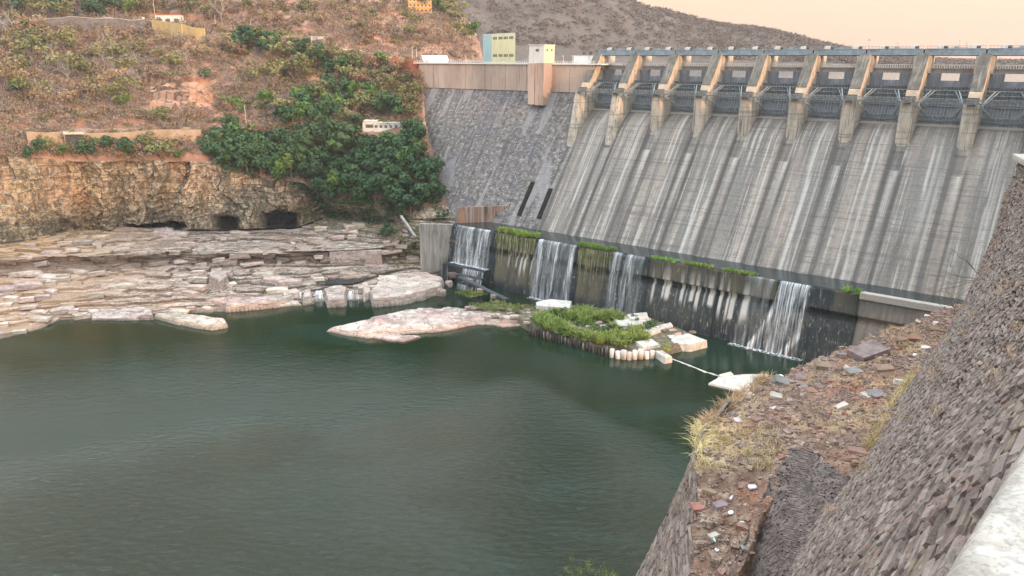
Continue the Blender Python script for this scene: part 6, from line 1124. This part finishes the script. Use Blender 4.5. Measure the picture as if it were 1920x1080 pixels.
p = MB(); a, b = A[0], A[-1]; n2 = nn[len(nn)//2]*1.0; mid = lambda t, z, k=1.: a*(1-t)+b*t+n2*(k+1.8)+np.array([0, 0, z])
p.prism([mid(.08, -1, .62), mid(.92, -1, .62), mid(.92, -1, .9), mid(.08, -1, .9)], [mid(.08, 8.0, .62), mid(.92, 8.0, .62), mid(.92, 8.0, .9), mid(.08, 8.0, .9)]); k = p.build('opening', M['darksteel'], o); k.location = -o.location  # dark panel before the wall stands for the culvert's inner shade
p = MB(); p.prism([mid(0, 8.1, .6), mid(1, 8.1, .6), mid(1, 8.1, 2.2), mid(0, 8.1, 2.2)], [mid(0, 9.1, .6), mid(1, 9.1, .6), mid(1, 9.1, 2.2), mid(0, 9.1, 2.2)]); k = p.build('lintel', M['concrete'], o); k.location = -o.location
def house(name, x0, x1, y, h_, dep, wm, rm, lab, nwin=0, gable=0, cat='building', rot=None, floors=1):
    a, b = ground(x0, y), ground(x1, y); a = a+np.array([0, 0, 0]); sc = np.linalg.norm(a)/1466; L = (x1-x0)*sc; H = h_*sc; z = min(a[2], b[2])-1.0
    o = empty(name, (a[0], a[1]-1.5, z), rot if rot is not None else math.atan2(b[1]-a[1], b[0]-a[0])*.3); p = MB(); p.box(0, L, 0, dep, -3, H+1); p.build('wall', wm, o)
    p = MB()
    if gable: p.prism([(-.5, -.5, H+1), (-.5, dep+.5, H+1), (-.5, dep/2, H+1+gable)], [(L+.5, -.5, H+1), (L+.5, dep+.5, H+1), (L+.5, dep/2, H+1+gable)])
    else: p.box(-.4, L+.4, -.5, dep+.4, H+1, H+1.35)
    p.build('roof', rm, o)
    for f in range(floors):
        for i in range(nwin):
            u = L*(i+.5)/nwin; z0 = 1.3+f*(H/floors); p = MB(); p.box(u-.28*L/nwin, u+.28*L/nwin, -.06, .02, z0, z0+.48*H/floors); p.build('window', M['win'], o)
        if floors > 1: p = MB(); p.box(-.2, L+.2, -1.0, 0, 1+f*(H/floors)-.25, 1+f*(H/floors)); p.build('balcony', M['paint'], o)
    tag(o, lab, cat); return o
house('long_building', 700, 757, 238, 10, 7, M['paint'], M['paint'], 'long low white building with dark openings beside the dam face', 6)
house('hut', 680, 706, 239, 13, 8, M['paint'], M['paint'], 'white end block of the long low building, with one window', 1)
house('hotel', 767, 809, 20, 26, 10, M['orange'], M['orange'], 'orange multi storey building at the top of the red hill', 6, floors=3)
house('hut', 583, 605, 80, 12, 6, M['paint'], M['paint'], 'small white hut beside the upper road', 1)
house('shed', 543, 562, 74, 9, 5, M['paint'], M['paint'], 'tiny white shed left of the white roadside hut', 1)
house('shelter', 292, 335, 40, 12, 6, M['paint'], M['red'], 'white and red roadside shelter above the yellow wall', 3)
house('tin_shed', 745, 768, 118, 10, 6, M['yellowwall'], M['paint'], 'pale yellow shed on the road near the dam end', 2)
house('hut', 700, 738, 116, 10, 7, M['yellowwall'], M['paint'], 'yellowish low building on the road left of the pale shed', 4)
house('hut', 640, 662, 97, 8, 5, M['paint'], M['red'], 'small white building with red roof on the upper road', 2)
house('tent', 795, 842, 116, 3, 9, M['paint'], M['bluecloth'], 'white and pale blue tent roofs at the dam crest end', 0, 3.2, cat='tent')
house('tent', 190, 215, 42, 3, 5, M['paint'], M['bluecloth'], 'pale blue sheeted stall on the upper left road', 0, 2.4, cat='tent')
def vehicle(x, y, L, H, mt, lab, kind='van', cat='van'):
    q = ground(x, y)+np.array([0, 0, .4]); o = empty(kind, q, rng.normal(0, .2)); w_ = L*.42
    p = MB(); pr = [(-L/2, .35), (L/2, .35), (L/2, H*.5), (L*.42, H*.55), (L*.30, H), (-L*.46, H), (-L/2, H*.8)]; p.prism([(a, -w_/2, z) for a, z in pr], [(a, w_/2, z) for a, z in pr]); p.build('body', mt, o)
    p = MB(); pr = [(-L*.42, H*.58), (L*.36, H*.58), (L*.28, H*.92), (-L*.42, H*.92)]; p.prism([(a, -w_/2-.02, z) for a, z in pr], [(a, w_/2+.02, z) for a, z in pr]); p.build('window', M['glass'], o)
    for a in (-L*.3, L*.3):
        for s in (-1, 1): p = MB(); p.bar((a, s*w_*.5-.1, .35), (a, s*w_*.5+.1, .35), .36, .36, 12); p.build('wheel', M['tyre'], o)
    tag(o, lab, cat)
vehicle(262, 38, 9, 2.9, M['paint'], 'white bus parked above the grey road wall', 'bus', 'bus'); vehicle(343, 44, 4.4, 1.6, M['paint'], 'white car above the gap between the yellow walls', 'car', 'car'); vehicle(352, 46, 4.4, 1.6, M['bluesteel'], 'blue grey car just right of the white one', 'car', 'car'); vehicle(361, 47, 4.2, 1.5, M['darksteel'], 'dark car right of the blue grey one on the upper road', 'car', 'car')
vehicle(455, 62, 8, 2.9, M['paint'], 'white bus on the upper road right of the lamp posts', 'bus', 'bus'); vehicle(232, 40, 4.6, 2.0, M['paint'], 'small white van beside the pale blue stall')
for x, y, h_, lab in ((290, 42, 52, 'tall thin white pole above the yellow wall'), (464, 240, 42, 'thin white pole beside the canal road'), (405, 55, 24, 'pole at the right end of the yellow walls'), (471, 62, 22, 'slim lamp pole on the upper road beside the white bus'), (772, 112, 26, 'slim lamp pole left of the tent roofs'), (780, 112, 22, 'second slim pole just left of the tent roofs')):
    q = ground(x, y); H = h_*np.linalg.norm(q)/1466; o = empty('pole', q); p = MB(); p.bar((0, 0, -1), (0, 0, H), .17, .10, 6); p.build('mast', M['paint'], o); p = MB(); p.bar((0, 0, H-.2), (.9, 0, H), .08); p.box(.6, 1.4, -.15, .15, H-.08, H+.08); p.build('lamp_head', M['steel'], o); tag(o, lab, 'pole')
M['greyconc'] = mat('grey_streaked_concrete', [(.3, (.17, .165, .155)), (.5, (.28, .27, .255)), (.7, (.40, .385, .36))], (.5, .5, .1), 7, bump=.3, layers=[((1.3, 1.3, .05), 3, .56, .66, (.09, .09, .085), .7)])
# abutment wall at the left end of the sill, with its trickle
ab = empty('abutment_wall'); a0, a1 = dam(257.4, 52.5, 0)[:2], atY(786, 415, 377)[:2]; a2 = dam(257.4, 60, 0)[:2]
p = MB(); nb = np.array([.3, 1.0])*2; p.prism([(*a0, -112), (*a1, -112), (*(a1+nb), -112), (*(a0+nb), -112)], [(*a0, -82.6), (*a1, -80.5), (*(a1+nb), -80.5), (*(a0+nb), -82.6)]); p.build('wall', M['greyconc'], ab)
b1 = a0+np.array([-3.5, -3.0]); p = MB(); p.prism([(*a0, -112), (*(a0+[1.2, .2]), -112), (*(b1+[1.2, -2.]), -112), (*(b1+[-1, -1]), -112)], [(*a0, -82.4), (*(a0+[1.2, .2]), -82.4), (*(a0+[.8, -1.2]), -84), (*(a0+[-.6, -.8]), -84)]); k = p.build('wet_return', M['sill'], ab)
for n_ in ('olive', 'under', 'dry', 'stain'): attr(k.data, n_, np.zeros(len(k.data.vertices)))
tag(ab, 'pale streaked abutment wall left of the widest waterfall', 'retaining wall')
p = MB(); q0, q1 = atY(752, 402, 385), atY(778, 440, 368); p.bar(q0-[0, 0, 1.], q1-[0, 0, 1.], .8, .8, 4); tag(p.build('concrete_beam', M['greyconc']), 'long pale concrete strip slanting down the brush left of the abutment wall', 'concrete beam')
# fallen dark walkway and stepped cascade below the widest waterfall
p = MB(); q0, q1 = atz(862, 520, -104.5), atz(950, 562, -106.0); d = (q1-q0); L = np.linalg.norm(d); d /= L; s = np.array([-d[1], d[0], 0]); 
for k in (-1, 1): p.bar(q0+s*k*1.1, q1+s*k*1.1, .4, .4)
for t in np.linspace(0, 1, 14): p.bar(q0+d*L*t-s*1.1, q0+d*L*t+s*1.1, .16)
p.prism([q0+s*1.1+[0, 0, .3], q1+s*1.1+[0, 0, .3], q1-s*1.1+[0, 0, .3], q0-s*1.1+[0, 0, .3]], [q0+s*1.1+[0, 0, .5], q1+s*1.1+[0, 0, .5], q1-s*1.1+[0, 0, .5], q0-s*1.1+[0, 0, .5]]); tag(p.build('fallen_walkway', M['darksteel']), 'fallen dark mossy walkway below the widest waterfall', 'walkway')
sb = empty('stepped_apron'); 
for i, (s0, s1, d0, d1, z) in enumerate(((229, 257, 55.5, 62, -101.4), (228, 244, 61, 66, -104.4), (226, 240, 65, 70, -107.2))):
    p = MB(); A = [dam(s0, d0, 0)[:2], dam(s1, d0, 0)[:2], dam(s1, d1, 0)[:2], dam(s0, d1, 0)[:2]]; p.prism([(*a, -112) for a in A], [(*a, z) for a in A]); k = p.build('step', M['sill'], sb)
    for n_ in ('olive', 'under', 'dry', 'stain'): attr(k.data, n_, np.zeros(8))
tag(sb, 'dark wet stepped apron under the widest waterfall', 'apron')
for i, (s0, s1, d0, z0, z1, lab) in enumerate(((229, 243, 62.1, -101.6, -104.3, 'thin water sheet over the upper step below the widest waterfall'), (227, 239.5, 66.1, -104.6, -107.1, 'broad white water sheet over the lowest dark step'), (227, 239.5, 70.1, -107.3, -109.9, 'last white water sheet entering the river by the dark steps'))):
    S, T = np.meshgrid(np.arange(s0, s1, .4), np.linspace(0, 1, 12)); me = mesh('cascade', np.stack([S, d0+.9*np.sqrt(T)+.1*vn(S, T*4), z0+(z1-z0)*T], -1).reshape(-1, 3), gridF(*S.shape), True); attr(me, 'dens', 1.0+0*S); o = link('cascade', me, M['fall']); o.matrix_world = DM; tag(o, lab, 'waterfall')
BL = []
# dark boulders round the foot of the fall
for i, (x, y, w_) in enumerate(((812, 500, 20), (835, 506, 16), (850, 515, 22), (868, 508, 18), (880, 530, 14), (842, 532, 18), (828, 548, 22), (800, 498, 14), (900, 545, 14), (925, 556, 14), (560, 528, 16), (545, 520, 14), (590, 525, 18), (622, 522, 16), (640, 520, 14), (655, 508, 16), (480, 530, 18), (505, 522, 14))):
    q = atz(x, y, -106 if x > 790 else -105.3); s = w_*np.linalg.norm(q)/1466; V, Fc = hullrock(700+i, 24, (1, .8, .6), .5); o = link('boulder', mesh('boulder', V*s, Fc), M['rock']); o.location = q; o.rotation_euler = (0, 0, i)
    BL.append((o, 'dark wet boulder from left at the foot of the widest waterfall' if x > 790 else 'grey boulder from left in the pool behind the little cascades')); tag(o, 'dark wet boulder at the foot of the widest waterfall' if x > 790 else 'grey boulder in the pool behind the little cascades', 'boulder', 'dark boulders under the widest waterfall' if x > 790 else 'boulders in the little pool')
ordinate(BL, lambda n, k: n+' '+k)
pl = [atz(x, y, -105.6) for x, y in [(555, 520), (610, 505), (700, 508), (745, 498), (755, 506), (700, 520), (662, 532), (600, 534)]]; p = MB(); p.add(pl, [tuple(range(8))]); tag(p.build('pool_water', M['chan']), kind='structure')
# ------------------------------------------------------------------ air
hz = bpy.data.materials.new('haze'); hz.use_nodes = True; N = hz.node_tree.nodes; L = hz.node_tree.links; N.remove(N['Principled BSDF']); v = N.new('ShaderNodeVolumePrincipled'); v.inputs['Color'].default_value = (.92, .88, .90, 1); v.inputs['Density'].default_value = .00009; v.inputs['Anisotropy'].default_value = .2; L.new(v.outputs[0], N['Material Output'].inputs['Volume'])
p = MB(); p.box(-4100, 4100, -1600, 4300, -119.5, 340); tag(p.build('haze', hz), 'thin pale evening haze filling the gorge', 'haze', kind='stuff')
